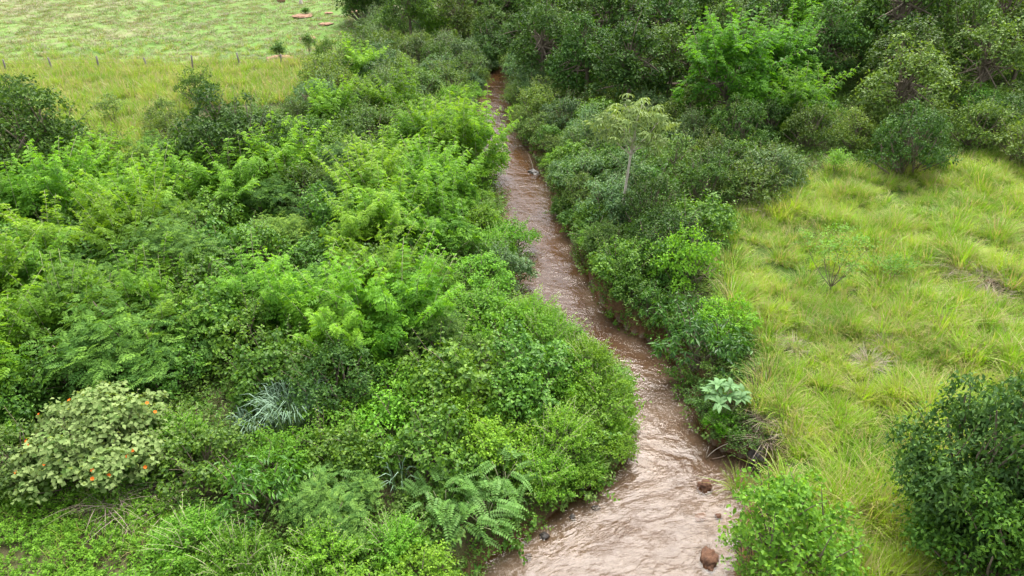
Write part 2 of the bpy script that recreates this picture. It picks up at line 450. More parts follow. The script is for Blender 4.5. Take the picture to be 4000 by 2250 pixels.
def make_lobes(rng, R, H, k, low=.25, flat=1.0, rr=(.34, .5)):
    out = []
    for i in range(int(k * 1.1)):               # small outer tufts that break the outline
        a = rng.uniform(0, 6.28); u = math.sqrt(rng.random())
        rad = R * .98 * u
        z = H * (1.02 - .62 * u ** 2) * rng.uniform(.62, 1.06)
        r = R * rng.uniform(.13, .25)
        out.append((rad * math.cos(a), rad * math.sin(a), max(z, r * .6), r, flat))
    for i in range(k):
        a = i * 2.4 + rng.uniform(-.5, .5); u = math.sqrt((i + .3) / k)
        rad = R * .80 * u
        top = H * (1 - .55 * u ** 2)
        z = top * rng.uniform(low + .35, .86)
        if i % 3 == 2: z = top * low + R * .15
        r = R * rng.uniform(*rr)
        out.append((rad * math.cos(a), rad * math.sin(a), max(z, r * .55), r, flat))
    return out

def lobes_foliage(rng, lobes, sp, H):
    lv = Leaves(); up = np.array([0, 0, 1.])
    for (cx, cy, cz, r, flat) in lobes:
        n = max(4, int(sp['dens'] * 4 * math.pi * r * r * .8))
        dr = unit(rng.normal(0, 1, (n * 2, 3)))
        o = np.array([cx, cy, 0]); on = o / (np.linalg.norm(o) + .3)
        keep = dr[:, 2] > -.45 + .25 * rng.random(len(dr))
        dr = dr[keep][:n]; n = len(dr)
        dr = unit(dr + on * .25)
        dz = dr * np.array([1, 1, flat])
        c = np.array([cx, cy, cz])
        jit = rng.uniform(.75, 1.15, n)
        B = c + dz * (r * .38 * jit)[:, None]
        B[:, 2] = np.maximum(B[:, 2], .03)
        ln = r * sp.get('sl', .8) * jit
        d = unit(dr + up * sp.get('up', .25) + rng.normal(0, .22, (n, 3)))
        g = -up * sp.get('droop', .25) + rng.normal(0, .05, (n, 3))
        tint0 = sp.get('t_base', .15) + rng.normal(0, .16, n) + .30 * (rng.random(n) > .80)
        shoot_leaves(lv, rng, B, d, ln, g, sp, tint0)
    return lv

def leaders(lv, tb, rng, n, R, H, sp, ln=(1.0, 2.0), tilt=.5, rad=.014):
    """long free shoots that stand out of the crown"""
    a = rng.uniform(0, 6.28, n); u = np.sqrt(rng.random(n)) * .75
    B = np.stack([R * u * np.cos(a), R * u * np.sin(a), H * (.86 - .42 * u ** 2)], 1)
    out = np.stack([np.cos(a), np.sin(a), np.zeros(n)], 1)
    d = unit(np.array([0, 0, 1.]) + out * (u * tilt + .1)[:, None] + rng.normal(0, .28, (n, 3)) * np.array([1, 1, .2]))
    l = rng.uniform(ln[0], ln[1], n)
    g = np.stack([out[:, 0] * .12, out[:, 1] * .12, -np.full(n, .09)], 1) + rng.normal(0, .06, (n, 3))
    for i in range(n):
        s = dict(sp); s['planar'] = sp['type'] == 'pin'; s['step'] = sp['step'] * (.5 if sp['type'] == 'pin' else .62); s['L'] = sp['L'] * 1.12; s['taper'] = .6; s['t0'] = -.1
        shoot_leaves(lv, rng, B[i:i + 1], d[i:i + 1], l[i:i + 1], g[i:i + 1], s, np.array([sp.get('t_base', .15) + .24]))
        t = np.linspace(-.35, 1, 7)[:, None]
        pts = B[i] + d[i] * l[i] * t + g[i] * l[i] * t * np.abs(t)
        tb.add(pts, np.linspace(rad, rad * .25, 7), 4)

def stems_to(tb, rng, lobes, base_r, H, nstem=4, sides=6, trunk=None):
    if trunk:                                   # a single bole, then limbs
        th, lean = trunk
        top = np.array([lean * .5, lean * .3, th])
        P = bez((0, 0, -.25), top, rng, .05, 8)
        tb.add(P, np.linspace(base_r, base_r * .62, 8), sides + 2)
        for (cx, cy, cz, r, f) in lobes:
            st = P[rng.integers(4, 8)]
            tb.add(bez(st, (cx, cy, cz), rng, .10, 6), np.linspace(base_r * .45, base_r * .08, 6), sides)
    else:
        for i, (cx, cy, cz, r, f) in enumerate(lobes):
            a = i * 2.4
            b0 = np.array([.18 * math.cos(a) * (i % nstem), .18 * math.sin(a) * (i % nstem), -.2])
            tb.add(bez(b0, (cx, cy, cz), rng, .10, 6), np.linspace(base_r * rng.uniform(.6, 1), base_r * .2, 6), sides)

# kinds of plant: crown radius, height, lobes, leaf arrangement
KIND = {
 'spire': dict(R=1.9, H=2.6, k=11, mat='spire', stem='stem_pale', sr=.045, lead=20, ll=(1.3, 2.6), rr=(.24, .42),
     sp=dict(type='pin', dens=5.2, step=.17, L=.36, pairs=4, lw=.24, lf=.46, planar=1, alpha=1.05, up=.5, droop=.22, sl=.95, t_base=.15, tipt=.5, hang=.22, pdroop=.35)),
 'vine': dict(R=1.8, H=2.3, k=15, mat='vine', stem='bark', sr=.05, lead=10, ll=(.6, 1.2), rr=(.2, .38),
     sp=dict(type='alt', dens=15, step=.10, L=.19, W=.14, alpha=1.1, up=.15, droop=.45, sl=.85, t_base=.12, tipt=.45, hang=.35)),
 'plate': dict(R=2.0, H=2.7, k=13, mat='plate', stem='bark', sr=.06, flat=.40, lead=0, rr=(.24, .42),
     sp=dict(type='pin', dens=6.0, step=.17, L=.36, pairs=6, lw=.12, lf=.32, planar=1, alpha=.95, up=.05, droop=.18, sl=1.05, t_base=.1, tipt=.55, hang=.05, pdroop=.15, flut=.3)),
 'olive': dict(R=1.8, H=2.5, k=16, mat='olive', stem='bark', sr=.06, lead=12, ll=(.5, 1.0), rr=(.2, .36),
     sp=dict(type='alt', dens=13, step=.11, L=.21, W=.105, alpha=.9, up=.25, droop=.25, sl=.85, t_base=.15, tipt=.45, hang=.15)),
 'dark': dict(R=2.0, H=3.0, k=18, mat='dark', stem='bark', sr=.08, lead=12, ll=(.5, 1.0), rr=(.17, .33),
     sp=dict(type='alt', dens=16, step=.10, L=.18, W=.095, alpha=1.0, up=.15, droop=.3, sl=.85, t_base=.12, tipt=.4, hang=.2)),
 'lance': dict(R=1.8, H=2.4, k=15, mat='lance', stem='bark', sr=.06, lead=12, ll=(.6, 1.1), rr=(.2, .36),
     sp=dict(type='alt', dens=12, step=.09, L=.27, W=.085, alpha=.9, up=.3, droop=.35, sl=.9, t_base=.15, tipt=.45, hang=.3)),
 'corner': dict(R=2.0, H=3.0, k=26, mat='dark', stem='bark', sr=.08, lead=16, ll=(.4, .8), rr=(.18, .32),
     sp=dict(type='alt', dens=26, step=.085, L=.15, W=.08, alpha=1.0, up=.2, droop=.3, sl=.9, t_base=.12, tipt=.4, hang=.15)),
 'droop': dict(R=1.4, H=2.2, k=13, mat='droop', stem='bark', sr=.05, lead=6, ll=(.4, .7), rr=(.22, .38),
     sp=dict(type='alt', dens=12, step=.10, L=.28, W=.085, alpha=.9, up=.35, droop=.25, sl=.85, t_base=.12, tipt=.5, hang=.95)),
 'herb': dict(R=1.2, H=1.3, k=11, mat='herb', stem='stem_pale', sr=.018, lead=44, ll=(.4, .85), rr=(.24, .42),
     sp=dict(type='alt', dens=22, step=.06, L=.14, W=.07, alpha=.95, up=.9, droop=.02, sl=.95, t_base=.12, tipt=.5, hang=.05, taper=.5)),
 'round': dict(R=1.5, H=1.7, k=16, mat='herb', stem='bark', sr=.035, lead=12, ll=(.35, .75), rr=(.18, .34),
     sp=dict(type='alt', dens=18, step=.08, L=.15, W=.10, alpha=1.05, up=.4, droop=.2, sl=.9, t_base=.15, tipt=.5, hang=.15)),
 'tree': dict(R=3.0, H=7.5, k=24, mat='dark', stem='bark', sr=.20, lead=22, ll=(.7, 1.4), trunk=(4.5, .5), low=.42, rr=(.18, .34),
     sp=dict(type='alt', dens=6.5, step=.16, L=.33, W=.18, alpha=1.0, up=.1, droop=.35, sl=.9, t_base=.15, tipt=.5, hang=.25)),
 'otree': dict(R=2.8, H=6.5, k=22, mat='olive', stem='bark', sr=.18, lead=22, ll=(.7, 1.4), trunk=(3.8, .4), low=.36, rr=(.18, .34),
     sp=dict(type='alt', dens=6.5, step=.16, L=.32, W=.17, alpha=1.0, up=.15, droop=.3, sl=.9, t_base=.12, tipt=.5, hang=.25)),
 'ftree': dict(R=3.0, H=6.5, k=17, mat='spire', stem='bark', sr=.15, lead=34, ll=(1.4, 3.0), trunk=(3.0, .3), low=.30, rr=(.22, .38),
     sp=dict(type='pin', dens=2.8, step=.26, L=.52, pairs=4, lw=.24, lf=.46, planar=1, alpha=1.05, up=.5, droop=.2, sl=.95, t_base=.05, tipt=.55, hang=.2, pdroop=.3)),
}
PROTO = {}
def proto(kind, variant):
    if (kind, variant) in PROTO: return PROTO[(kind, variant)]
    K = KIND[kind]
    rng = np.random.default_rng(abs(hash_(kind)) + variant * 17)
    lobes = make_lobes(rng, K['R'], K['H'], K['k'], K.get('low', .25), K.get('flat', 1.0), K.get('rr', (.34, .5)))
    tb = Tubes()
    stems_to(tb, rng, lobes, K['sr'], K['H'], trunk=K.get('trunk'), sides=5)
    lv = lobes_foliage(rng, lobes, K['sp'], K['H'])
    if K.get('lead'): leaders(lv, tb, rng, K['lead'], K['R'], K['H'], K['sp'], K['ll'], rad=.016 if kind != 'ftree' else .03)
    PROTO[(kind, variant)] = (lv.mesh(kind + '_foliage', M[K['mat']]), tb.mesh(kind + '_stems', M[K['stem']]))
    return PROTO[(kind, variant)]
def hash_(s):
    h = 7
    for ch in s: h = (h * 31 + ord(ch)) % 100003
    return h

# ------------------------------------------------------------------ terrain and water
def axis(lo, core0, core1, hi, step, grow):
    c = list(np.arange(core0, core1 + 1e-6, step)); a, s = [], step
    x = core1
    while x < hi: s *= grow; x += s; a.append(x)
    b, s, x = [], step, core0
    while x > lo: s *= grow; x -= s; b.append(x)
    return np.array(b[::-1] + c + a)
gx = axis(-700, -24, 20, 700, .28, 1.07); gy = axis(-80, 12, 60, 900, .28, 1.06)
X, Y = np.meshgrid(gx, gy)
hh, sd, side = terrain(X.ravel(), Y.ravel())
V = np.stack([X.ravel(), Y.ravel(), hh], 1)
nx, ny = len(gx), len(gy)
ii, jj = np.meshgrid(np.arange(nx - 1), np.arange(ny - 1))
a = (jj * nx + ii).ravel()
me = mesh_np('ground', V, np.stack([a, a + 1, a + 1 + nx, a + nx], 1), M['ground'], smooth=True)
zx, zy = V[:, 0], V[:, 1]
zg = in_poly(zx, zy, MEADOW) | in_poly(zx, zy, MARGIN)
zb = sstep((.9 - sd) / .5) * (sd > 0) * np.where(side > 0, 1, .6)
za = np.stack([np.where(in_poly(zx, zy, FIELD), 1., 0.), zg * 1.0, zb, np.ones(len(zx))], 1)
ca = me.attributes.new('zone', 'FLOAT_COLOR', 'POINT'); ca.data.foreach_set('color', za.astype(np.float32).ravel())
ba = me.attributes.new('bed', 'FLOAT', 'POINT'); ba.data.foreach_set('value', sstep(-sd / .35 + .4).astype(np.float32))
ground = tag(link('ground', me), kind='structure')

def water():
    ys = np.concatenate([np.arange(-20, 12, 1.5), np.arange(12, 62, .3), np.arange(62, 200, 1.5)])
    xl, xr = np.interp(ys, EL[:, 1], EL[:, 0]) - .7, np.interp(ys, ER[:, 1], ER[:, 0]) + .7
    u = np.linspace(0, 1, 22)
    XX = xl[:, None] + (xr - xl)[:, None] * u[None]; YY = np.repeat(ys[:, None], 22, 1)
    h, _, _ = terrain(XX.ravel(), YY.ravel())
    V = np.stack([XX.ravel(), YY.ravel(), np.zeros(XX.size)], 1)
    n = len(ys)
    ii, jj = np.meshgrid(np.arange(21), np.arange(n - 1)); a = (jj * 22 + ii).ravel()
    F = np.stack([a, a + 1, a + 23, a + 22], 1)
    me = mesh_np('stream', V, F, M['water'], smooth=True)
    d = me.attributes.new('depth', 'FLOAT', 'POINT'); d.data.foreach_set('value', np.clip(-h, 0, 2).astype(np.float32))
    cen = (xl + xr) / 2
    s = np.concatenate([[0], np.cumsum(np.hypot(np.diff(ys), np.diff(cen)))])
    U = np.stack([(XX - cen[:, None]).ravel(), np.repeat(s, 22)], 1)
    uvl = me.uv_layers.new(name='flow')
    idx = F.ravel()
    uvl.data.foreach_set('uv', U[idx].astype(np.float32).ravel())
    return tag(link('stream', me), kind='structure')
water()

# ------------------------------------------------------------------ scatter of uncountable cover (grass, herbs): one object each
def tuft(name, rng, n, h, spread, width, mat, arch=.5, seg=3, lean=(.15, .9), dry=.3):
    V, F, T = [], [], []
    for i in range(n):
        a = rng.uniform(0, 6.28); r = spread * math.sqrt(rng.random()) * .5
        b = np.array([r * math.cos(a), r * math.sin(a), -.03])
        a2 = a + rng.normal(0, .6); le = rng.uniform(*lean)
        dh = np.array([math.cos(a2), math.sin(a2), 0]); ln = h * rng.uniform(.55, 1.15)
        s = np.array([-math.sin(a2), math.cos(a2), 0]) * width * rng.uniform(.7, 1.2)
        tt = rng.random(); base = len(V)
        for j in range(seg + 1):
            t = j / seg
            p = b + dh * ln * (le * t * .6 + arch * le * t * t) + np.array([0, 0, 1]) * ln * (t - arch * le * .75 * t * t)
            w = (1 - t) ** .7 * .5 + .02
            V += [p - s * w, p + s * w]; T += [tt] * 2
        for j in range(seg):
            k = base + 2 * j; F.append((k, k + 1, k + 3, k + 2))
    return mesh_np(name, V, F, mat, T)
def sprig(name, rng, n, h, L_, W_, mat, spread=.5, per=10):
    lv = Leaves()
    a = rng.uniform(0, 6.28, n); r = spread * np.sqrt(rng.random(n))
    B = np.stack([r * np.cos(a), r * np.sin(a), np.zeros(n)], 1)
    d = unit(np.stack([np.cos(a) * .5, np.sin(a) * .5, np.full(n, 1.)], 1) + rng.normal(0, .35, (n, 3)))
    d[:, 2] = np.abs(d[:, 2])
    shoot_leaves(lv, rng, B, d, np.full(n, h) * rng.uniform(.6, 1.2, n), np.tile(np.array([0, 0, -.25]), (n, 1)),
                 dict(type='alt', step=h / per, L=L_, W=W_, alpha=1.05, hang=.1, t0=.1), rng.uniform(0, .5, n))
    return lv.mesh(name, mat)

def scatter(name, pts, rots, scl, idx, meshes, label, cat):
    lib = bpy.data.collections.new(name + '_forms')
    for i, m in enumerate(meshes):
        o = bpy.data.objects.new('%s_form_%02d' % (name, i), m); lib.objects.link(o)
    me = bpy.data.meshes.new(name)
    me.vertices.add(len(pts)); me.vertices.foreach_set('co', np.asarray(pts, np.float32).ravel())
    r = me.attributes.new('rot', 'FLOAT_VECTOR', 'POINT'); r.data.foreach_set('vector', np.asarray(rots, np.float32).ravel())
    s = me.attributes.new('scl', 'FLOAT_VECTOR', 'POINT'); s.data.foreach_set('vector', np.asarray(scl, np.float32).ravel())
    q = me.attributes.new('idx', 'INT', 'POINT'); q.data.foreach_set('value', np.asarray(idx, np.int32))
    me.update()
    o = tag(link(name, me), label, cat, kind='stuff')
    for m in meshes[:1]: me.materials.append(m.materials[0])
    ng = bpy.data.node_groups.new(name, 'GeometryNodeTree')
    ng.interface.new_socket('Geometry', in_out='INPUT', socket_type='NodeSocketGeometry')
    ng.interface.new_socket('Geometry', in_out='OUTPUT', socket_type='NodeSocketGeometry')
    gi, go = ng.nodes.new('NodeGroupInput'), ng.nodes.new('NodeGroupOutput')
    ip = ng.nodes.new('GeometryNodeInstanceOnPoints'); ci = ng.nodes.new('GeometryNodeCollectionInfo')
    ci.inputs['Collection'].default_value = lib; ci.inputs['Separate Children'].default_value = True; ci.inputs['Reset Children'].default_value = True
    def named(n, t):
        a = ng.nodes.new('GeometryNodeInputNamedAttribute'); a.data_type = t; a.inputs['Name'].default_value = n; return a.outputs[0]
    ng.links.new(gi.outputs[0], ip.inputs['Points']); ng.links.new(ci.outputs[0], ip.inputs['Instance'])
    ip.inputs['Pick Instance'].default_value = True
    ng.links.new(named('idx', 'INT'), ip.inputs['Instance Index'])
    e2r = ng.nodes.new('FunctionNodeEulerToRotation')
    ng.links.new(named('rot', 'FLOAT_VECTOR'), e2r.inputs[0]); ng.links.new(e2r.outputs[0], ip.inputs['Rotation'])
    ng.links.new(named('scl', 'FLOAT_VECTOR'), ip.inputs['Scale'])
    ng.links.new(ip.outputs[0], go.inputs[0])
    md = o.modifiers.new('scatter', 'NODES'); md.node_group = ng
    return o
def spread_pts(rng, poly, dens, far=None):
    lo, hi = poly.min(0), poly.max(0)
    lo = np.maximum(lo, [-90, 4]); hi = np.minimum(hi, [90, 200])
    n = int(dens * (hi - lo).prod())
    p = rng.uniform(lo, hi, (n, 2))
    if far is not None: p = p[rng.random(n) < far(np.hypot(p[:, 0], p[:, 1]))]
    p = p[in_poly(p[:, 0], p[:, 1], poly)]
    px, py = project(p[:, 0], p[:, 1], 1.0)
    return p[(px > -700) & (px < 4700)]
def lay(p, rng, sc0, sc1, tilt=.12, zs=None):
    h, sd, _ = terrain(p[:, 0], p[:, 1])
    n = len(p)
    rots = np.stack([rng.normal(0, tilt, n), rng.normal(0, tilt, n), rng.uniform(0, 6.28, n)], 1)
    s = rng.uniform(sc0, sc1, n)
    return np.stack([p[:, 0], p[:, 1], h], 1), rots, np.stack([s, s, s * (rng.uniform(.7, 1.2, n) if zs is None else zs)], 1), sd

rng = np.random.default_rng(11)
tufts_tall = [tuft('tall_grass_tuft', rng, 74, .80, .42, .024, M['tall_grass'], arch=.40 + .08 * i, lean=(.12, .95)) for i in range(6)]
tufts_flat = [tuft('lodged_grass_tuft', rng, 60, .72, .50, .022, M['tall_grass'], arch=.9, lean=(.7, 1.3)) for i in range(3)]
p = spread_pts(rng, MEADOW, 7.0)
P_, R_, S_, sd_ = lay(p, rng, .65, 1.15)
big = wob(p[:, 0] * .6 + 3, p[:, 1] * .6)
S_ *= (1 + .30 * big + .35 * (rng.random(len(p)) > .88))[:, None]
k_ = sd_ > .25
weeds = [sprig('slope_weed', rng, 12, .55, .10, .055, M['herb'], .35, 9) for i in range(2)] + [tuft('slope_straw', rng, 60, .65, .45, .020, M['dead'], .9, 3, (.5, 1.3)) for i in range(2)]
idx = np.where(rng.random(len(p)) < .14 + .12 * np.sin(p[:, 0] * .35), rng.integers(6, 9, len(p)), rng.integers(0, 6, len(p)))
patch_ = wob(p[:, 0] * .45 + 8, p[:, 1] * .45 - 3) + rng.normal(0, .35, len(p))
idx = np.where(patch_ > 1.35, rng.integers(11, 13, len(p)), np.where(patch_ < -1.25, rng.integers(9, 11, len(p)), idx))
scatter('tall_grass', P_[k_], R_[k_], S_[k_], idx[k_], tufts_tall + tufts_flat + weeds, 'tall yellow-green grass covering the right-hand slope above the stream', 'grass')

tufts_margin = [tuft('margin_grass_tuft', rng, 34, 1.0, .9, .06, M['margin'], arch=.5, lean=(.1, .8)) for i in range(4)]
p = spread_pts(rng, MARGIN, 3.6)
fr_ = p[rng.random(len(p)) < .30]
fr_ = fr_[in_poly(fr_[:, 0], fr_[:, 1] + 14, FIELD)] + np.array([0, 14.0]) * rng.random((len(fr_[in_poly(fr_[:, 0], fr_[:, 1] + 14, FIELD)]), 1))     # stragglers past the fence
nm_ = len(p); p = np.concatenate([p, fr_])
P_, R_, S_, sd_ = lay(p, rng, .6, 1.1)
S_[nm_:] *= .6
scatter('field_margin_grass', P_, R_, S_, rng.integers(0, 4, len(p)), tufts_margin, 'tall yellow grass strip between the fence and the thicket', 'grass')

tufts_short = [tuft('short_grass_tuft', rng, 26, .32, .9, .055, M['short_grass'], arch=.7, lean=(.4, 1.2), seg=2) for i in range(4)]
p = spread_pts(rng, FIELD, 3.2)
P_, R_, S_, sd_ = lay(p, rng, .5, 1.3)
scatter('pasture_grass', P_, R_, S_, rng.integers(0, 4, len(p)), tufts_short, 'short patchy green and straw grass of the pasture beyond the fence', 'grass')

sprigs = [sprig('herb_sprig', rng, 16, .42, .10, .062, M['herb']) for i in range(3)] + [tuft('herb_grass', rng, 18, .5, .5, .022, M['tussock'], .7) for i in range(2)]
p = spread_pts(rng, HERBS, 11)
P_, R_, S_, sd_ = lay(p, rng, .6, 1.2)
scatter('herb_cover', P_, R_, S_, rng.choice(5, len(p), p=[.26, .26, .26, .11, .11]), sprigs, 'low weeds and grass carpeting the ground at lower left', 'ground cover')

UNDER = poly_world([(-600, 520), (300, 560), (700, 620), (800, 480), (1250, 380), (1420, 60), (1870, 110), (1850, 470), (1950, 640), (2060, 900), (2300, 1300), (2480, 1520), (2500, 1700), (2300, 1950), (1850, 2250), (1700, 2500), (800, 2500), (760, 2000), (150, 1900), (-600, 1900)])
UNDER_R = poly_world([(1930, 60), (1990, 400), (2160, 750), (2260, 1000), (2420, 1280), (2650, 1480), (2720, 1600), (2760, 1720), (2900, 1760), (2960, 1500), (2900, 1300), (2790, 1120), (2780, 960), (2930, 800), (3250, 660), (4000, 590), (4800, 560), (4800, 60)])
sprigs_u = [sprig('undergrowth_sprig', rng, 14, .8, .15, .10, M['vine'], .6, 11) for i in range(3)] + [sprig('undergrowth_sprig', rng, 14, .9, .17, .075, M['olive'], .6, 11) for i in range(3)]
fal = lambda d: np.clip(38 / d, .25, 1)
p = np.concatenate([spread_pts(rng, UNDER, 3.2, fal), spread_pts(rng, UNDER_R, 3.2, fal)])
P_, R_, S_, sd_ = lay(p, rng, .6, 1.25)
k_ = sd_ > .1
scatter('undergrowth', P_[k_], R_[k_], S_[k_], rng.integers(0, 6, len(p))[k_], sprigs_u, 'tangled low undergrowth filling the gaps between the bushes on both banks', 'undergrowth')

# ------------------------------------------------------------------ plants one by one
prng = random.Random(5)
placed = []          # (x, y, r)
REG = []             # plants waiting for their labels
NAME = {'spire': 'feathery_shrub', 'vine': 'vine_covered_shrub', 'plate': 'fern_leaved_shrub', 'olive': 'olive_green_bush', 'dark': 'dark_bush', 'corner': 'dark_bush',
        'lance': 'narrow_leaved_bush', 'droop': 'hanging_leaf_bush', 'herb': 'leafy_herb_clump', 'round': 'round_leaved_bush',
        'tree': 'forest_tree', 'otree': 'forest_tree', 'ftree': 'feathery_tree'}
LOOK = {'spire': 'feathery yellow-green shrub with pointed shoots', 'vine': 'mid-green shrub draped in broad-leaved vines', 'plate': 'fern-leaved shrub with layered pale sprays',
        'olive': 'olive green small-leaved bush', 'dark': 'dense dark green bush', 'corner': 'dense dark green bush', 'lance': 'grey-green narrow-leaved bush', 'droop': 'glossy bush with hanging leaves',
        'herb': 'bright green upright herb clump', 'round': 'bright round-leaved bush', 'tree': 'dark leafy forest tree', 'otree': 'olive green forest tree', 'ftree': 'feathery bright tree'}
TREES = ('tree', 'otree', 'ftree')
def plant(kind, x, y, s=1.0, zs=1.0, variant=None, hue=None, label=None, zone=None, group=None, rot=None, name=None, lean=.0, sink=.05):
    v = prng.randrange(4) if variant is None else variant
    fol, stm = proto(kind, v)
    o = link(name or NAME[kind], None)
    o.empty_display_size = .3
    o.location = (x, y, height(x, y) - sink)
    o.rotation_euler = (prng.uniform(-.06, .06) , lean + prng.uniform(-.06, .06), prng.uniform(0, 6.28) if rot is None else rot)
    o.scale = (s, s * prng.uniform(.9, 1.12), s * zs)
    t = kind in TREES
    a = link('crown' if t else 'foliage', fol, o); b = link('trunk' if t else 'stem', stm, o)
    if hue is None:
        g = prng.uniform(.78, 1.2); w = prng.uniform(-.12, .12)
        hue = (g * (1 + w), g, g * (1 - w))
    a.color = (*hue, 1)
    o['category'] = 'tree' if t else ('herb' if kind == 'herb' else 'shrub')
    if label: o['label'] = label
    if group: o['group'] = group
    if zone: REG.append((o, kind, zone))
    placed.append((x, y, KIND[kind]['R'] * s))
    return o
def key(kind, px, py, s=1.0, zs=1.0, label='', lift=None, **kw):
    """a plant whose crown centre is seen at this photograph position"""
    lf = KIND[kind]['H'] * s * zs * .55 if lift is None else lift
    x, y, _ = at(px, py, lf)
    need = KIND[kind]['R'] * s * .35
    for _i in range(12):
        _h, sdv, sv = terrain(x, y)
        if sdv[0] > need: break
        x += .2 * float(sv[0])
    return plant(kind, x, y, s, zs, label=label, **kw)

# plants that stand out
key('tree', 1925, 95, .75, .9, 'dark tree closing off the upper end of the stream', variant=0)
key('dark', 1880, 190, 1.0, 1.0, 'dark bush on the left bank where the stream disappears', variant=1)
key('dark', 1990, 170, 1.3, 1.1, 'dark bush on the right bank where the stream disappears', variant=2)
key('lance', 2060, 250, 1.2, 1.1, 'pale grey-green bush on the right bank at the stream end', variant=0)
key('corner', 905, 540, 1.75, 1.05, 'big dark vine-smothered dome bush standing at the edge of the yellow grass', variant=0, hue=(.8, .82, .8))
key('olive', 770, 325, .95, 1.2, 'small rounded bush rising above the dark dome at the yellow grass edge', hue=(.8, .9, .85))
key('corner', 90, 560, 1.9, 1.0, 'large dark bush at the left picture edge below the yellow grass', variant=1, hue=(1.1, 1.05, .9))
key('dark', 20, 360, .9, 1.1, 'small dark treetop at the left edge beside the field margin grass', variant=2)
key('olive', 270, 610, 1.0, .9, 'bush in front of the big dark left-edge bush, facing the grass gap', hue=(.8, .9, .9))
key('olive', 1275, 210, .75, 1.7, 'slim upright bush nearest the pasture left of the stream', hue=(.85, .95, .85))
key('ftree', 2860, 290, 1.05, 1.0, 'tall feathery tree with bright pointed shoots above the fallen log', variant=0, hue=(.70, .90, .9))
key('ftree', 3060, 240, .85, 1.0, 'feathery tree with bright shoots right of the tallest feathery tree', variant=1, hue=(.65, .85, .85))
key('spire', 3140, 420, 1.15, 1.0, 'yellow-tipped feathery shrub in front of the right forest edge', variant=1, hue=(.75, .85, .8))
key('otree', 3560, 330, 1.0, .95, 'pale olive vine-hung tree standing forward of the right forest', variant=1, hue=(1.15, 1.1, 1.0))
key('spire', 1900, 610, 1.1, 1.2, 'feathery shrub with two bright spires leaning over the narrow stream bend', variant=0)
key('spire', 1740, 570, 1.15, 1.2, 'feathery shrub with a tall pale spire left of the narrow stream bend', variant=2)
key('spire', 1560, 1260, 1.05, 1.15, 'feathery shrub with a broad pointed spire in the thicket centre', variant=1, hue=(.9, 1.05, 1))
key('spire', 1500, 1120, 1.0, 1.0, 'feathery shrub just above the broad pointed spire in the thicket centre', variant=0)
key('round', 2250, 1270, .6, 1.2, 'small column-shaped leafy bush at the water by the mid-stream narrows', variant=0, hue=(.75, 1, .8))
key('round', 2050, 930, 1.0, 1.0, 'leafy bush leaning over the stream below its silvery riffle', variant=1, hue=(.75, .9, .9))
key('lance', 2080, 1080, .85, .9, 'grey-green bush hanging over the stream at its narrow brown bend', variant=1, hue=(.95, 1, 1))
key('round', 2690, 1010, 1.25, 1.25, 'light green leafy bush at the upper left corner of the grass slope', variant=2, hue=(1.05, 1.1, 1))
key('round', 2840, 1250, .85, 1.0, 'bright light-green bush on the bank where the stream turns orange', variant=1, hue=(1.15, 1.2, 1))
key('droop', 2680, 1400, 1.15, .9, 'dark glossy bush with hanging leaves over the orange-brown pool', variant=0, hue=(.75, .85, .9))
key('droop', 2640, 1270, .95, .9, 'glossy hanging-leaved bush behind the bright bank bush', variant=1, hue=(.8, .9, .9))
key('herb', 2830, 1680, .62, 1.0, 'vivid green fine-leaved clump on the bank below the silver plant', variant=0, hue=(.85, 1.1, .6))
key('olive', 2780, 1560, .55, .8, 'low dark bank bush behind the silver large-leaved plant', hue=(.6, .8, .7))
key('olive', 2870, 1700, .6, .7, 'small bush on the bank corner beside the black wet rock', hue=(.7, .8, .7))
key('round', 3080, 2090, 1.15, 1.35, 'pale green dense leafy bush on the bank at bottom right', variant=0, hue=(1.0, 1.0, 1.35), lift=1.3)
key('round', 2960, 2210, .8, 1.0, 'pale green leafy bush at the water below the dense pale bush', variant=2, hue=(1.0, 1.0, 1.3))
key('corner', 3860, 1860, 1.12, 1.5, 'large dark blue-green tree crown at the bottom right corner', variant=2, hue=(1.1, 1.1, 1.5), lift=2.6)
key('corner', 3990, 2130, 1.15, 1.2, 'dark leafy bush under the blue-green crown at the right edge', variant=0, hue=(1.3, 1.4, 1.0), lift=1.8)
key('droop', 2560, 715, 1.0, 1.0, 'vivid green bush with hanging leaves right of the pale-trunked tree', variant=1, hue=(1.0, 1.1, .9))
key('droop', 2565, 880, .9, .9, 'yellow-green large-leaved bush below the hanging-leaved bush by the pale trunk', variant=2, hue=(1.4, 1.3, .9))
key('droop', 1000, 1890, 1.15, .85, 'vivid green hanging-leaved bush right of the orange-flowered shrub', variant=0, hue=(1.05, 1.15, .8))
key('plate', 640, 1000, 1.25, 1.0, 'broad fern-leaved shrub with layered sprays high in the left thicket', variant=0)
key('plate', 330, 1130, 1.2, 1.0, 'broad fern-leaved shrub with drooping tiers at mid left', variant=1, hue=(.9, .95, .9))
key('plate', 480, 1330, 1.25, 1.0, 'fern-leaved shrub above the orange-flowered shrub', variant=2, hue=(.9, 1, .9))
key('plate', 1330, 640, 1.1, 1.0, 'dusty blue-green fern-leaved shrub high in the thicket centre', variant=1, hue=(.55, .62, .9))
key('plate', 1290, 790, .9, 1.0, 'dusty blue-green fern-leaved shrub below its twin in the thicket centre', variant=0, hue=(.55, .65, .9))
key('plate', 1270, 1970, .75, .9, 'pale mimosa-leaved shrub at the bottom between the herbs', variant=1, hue=(1.1, 1.1, 1.3), lift=1.0)

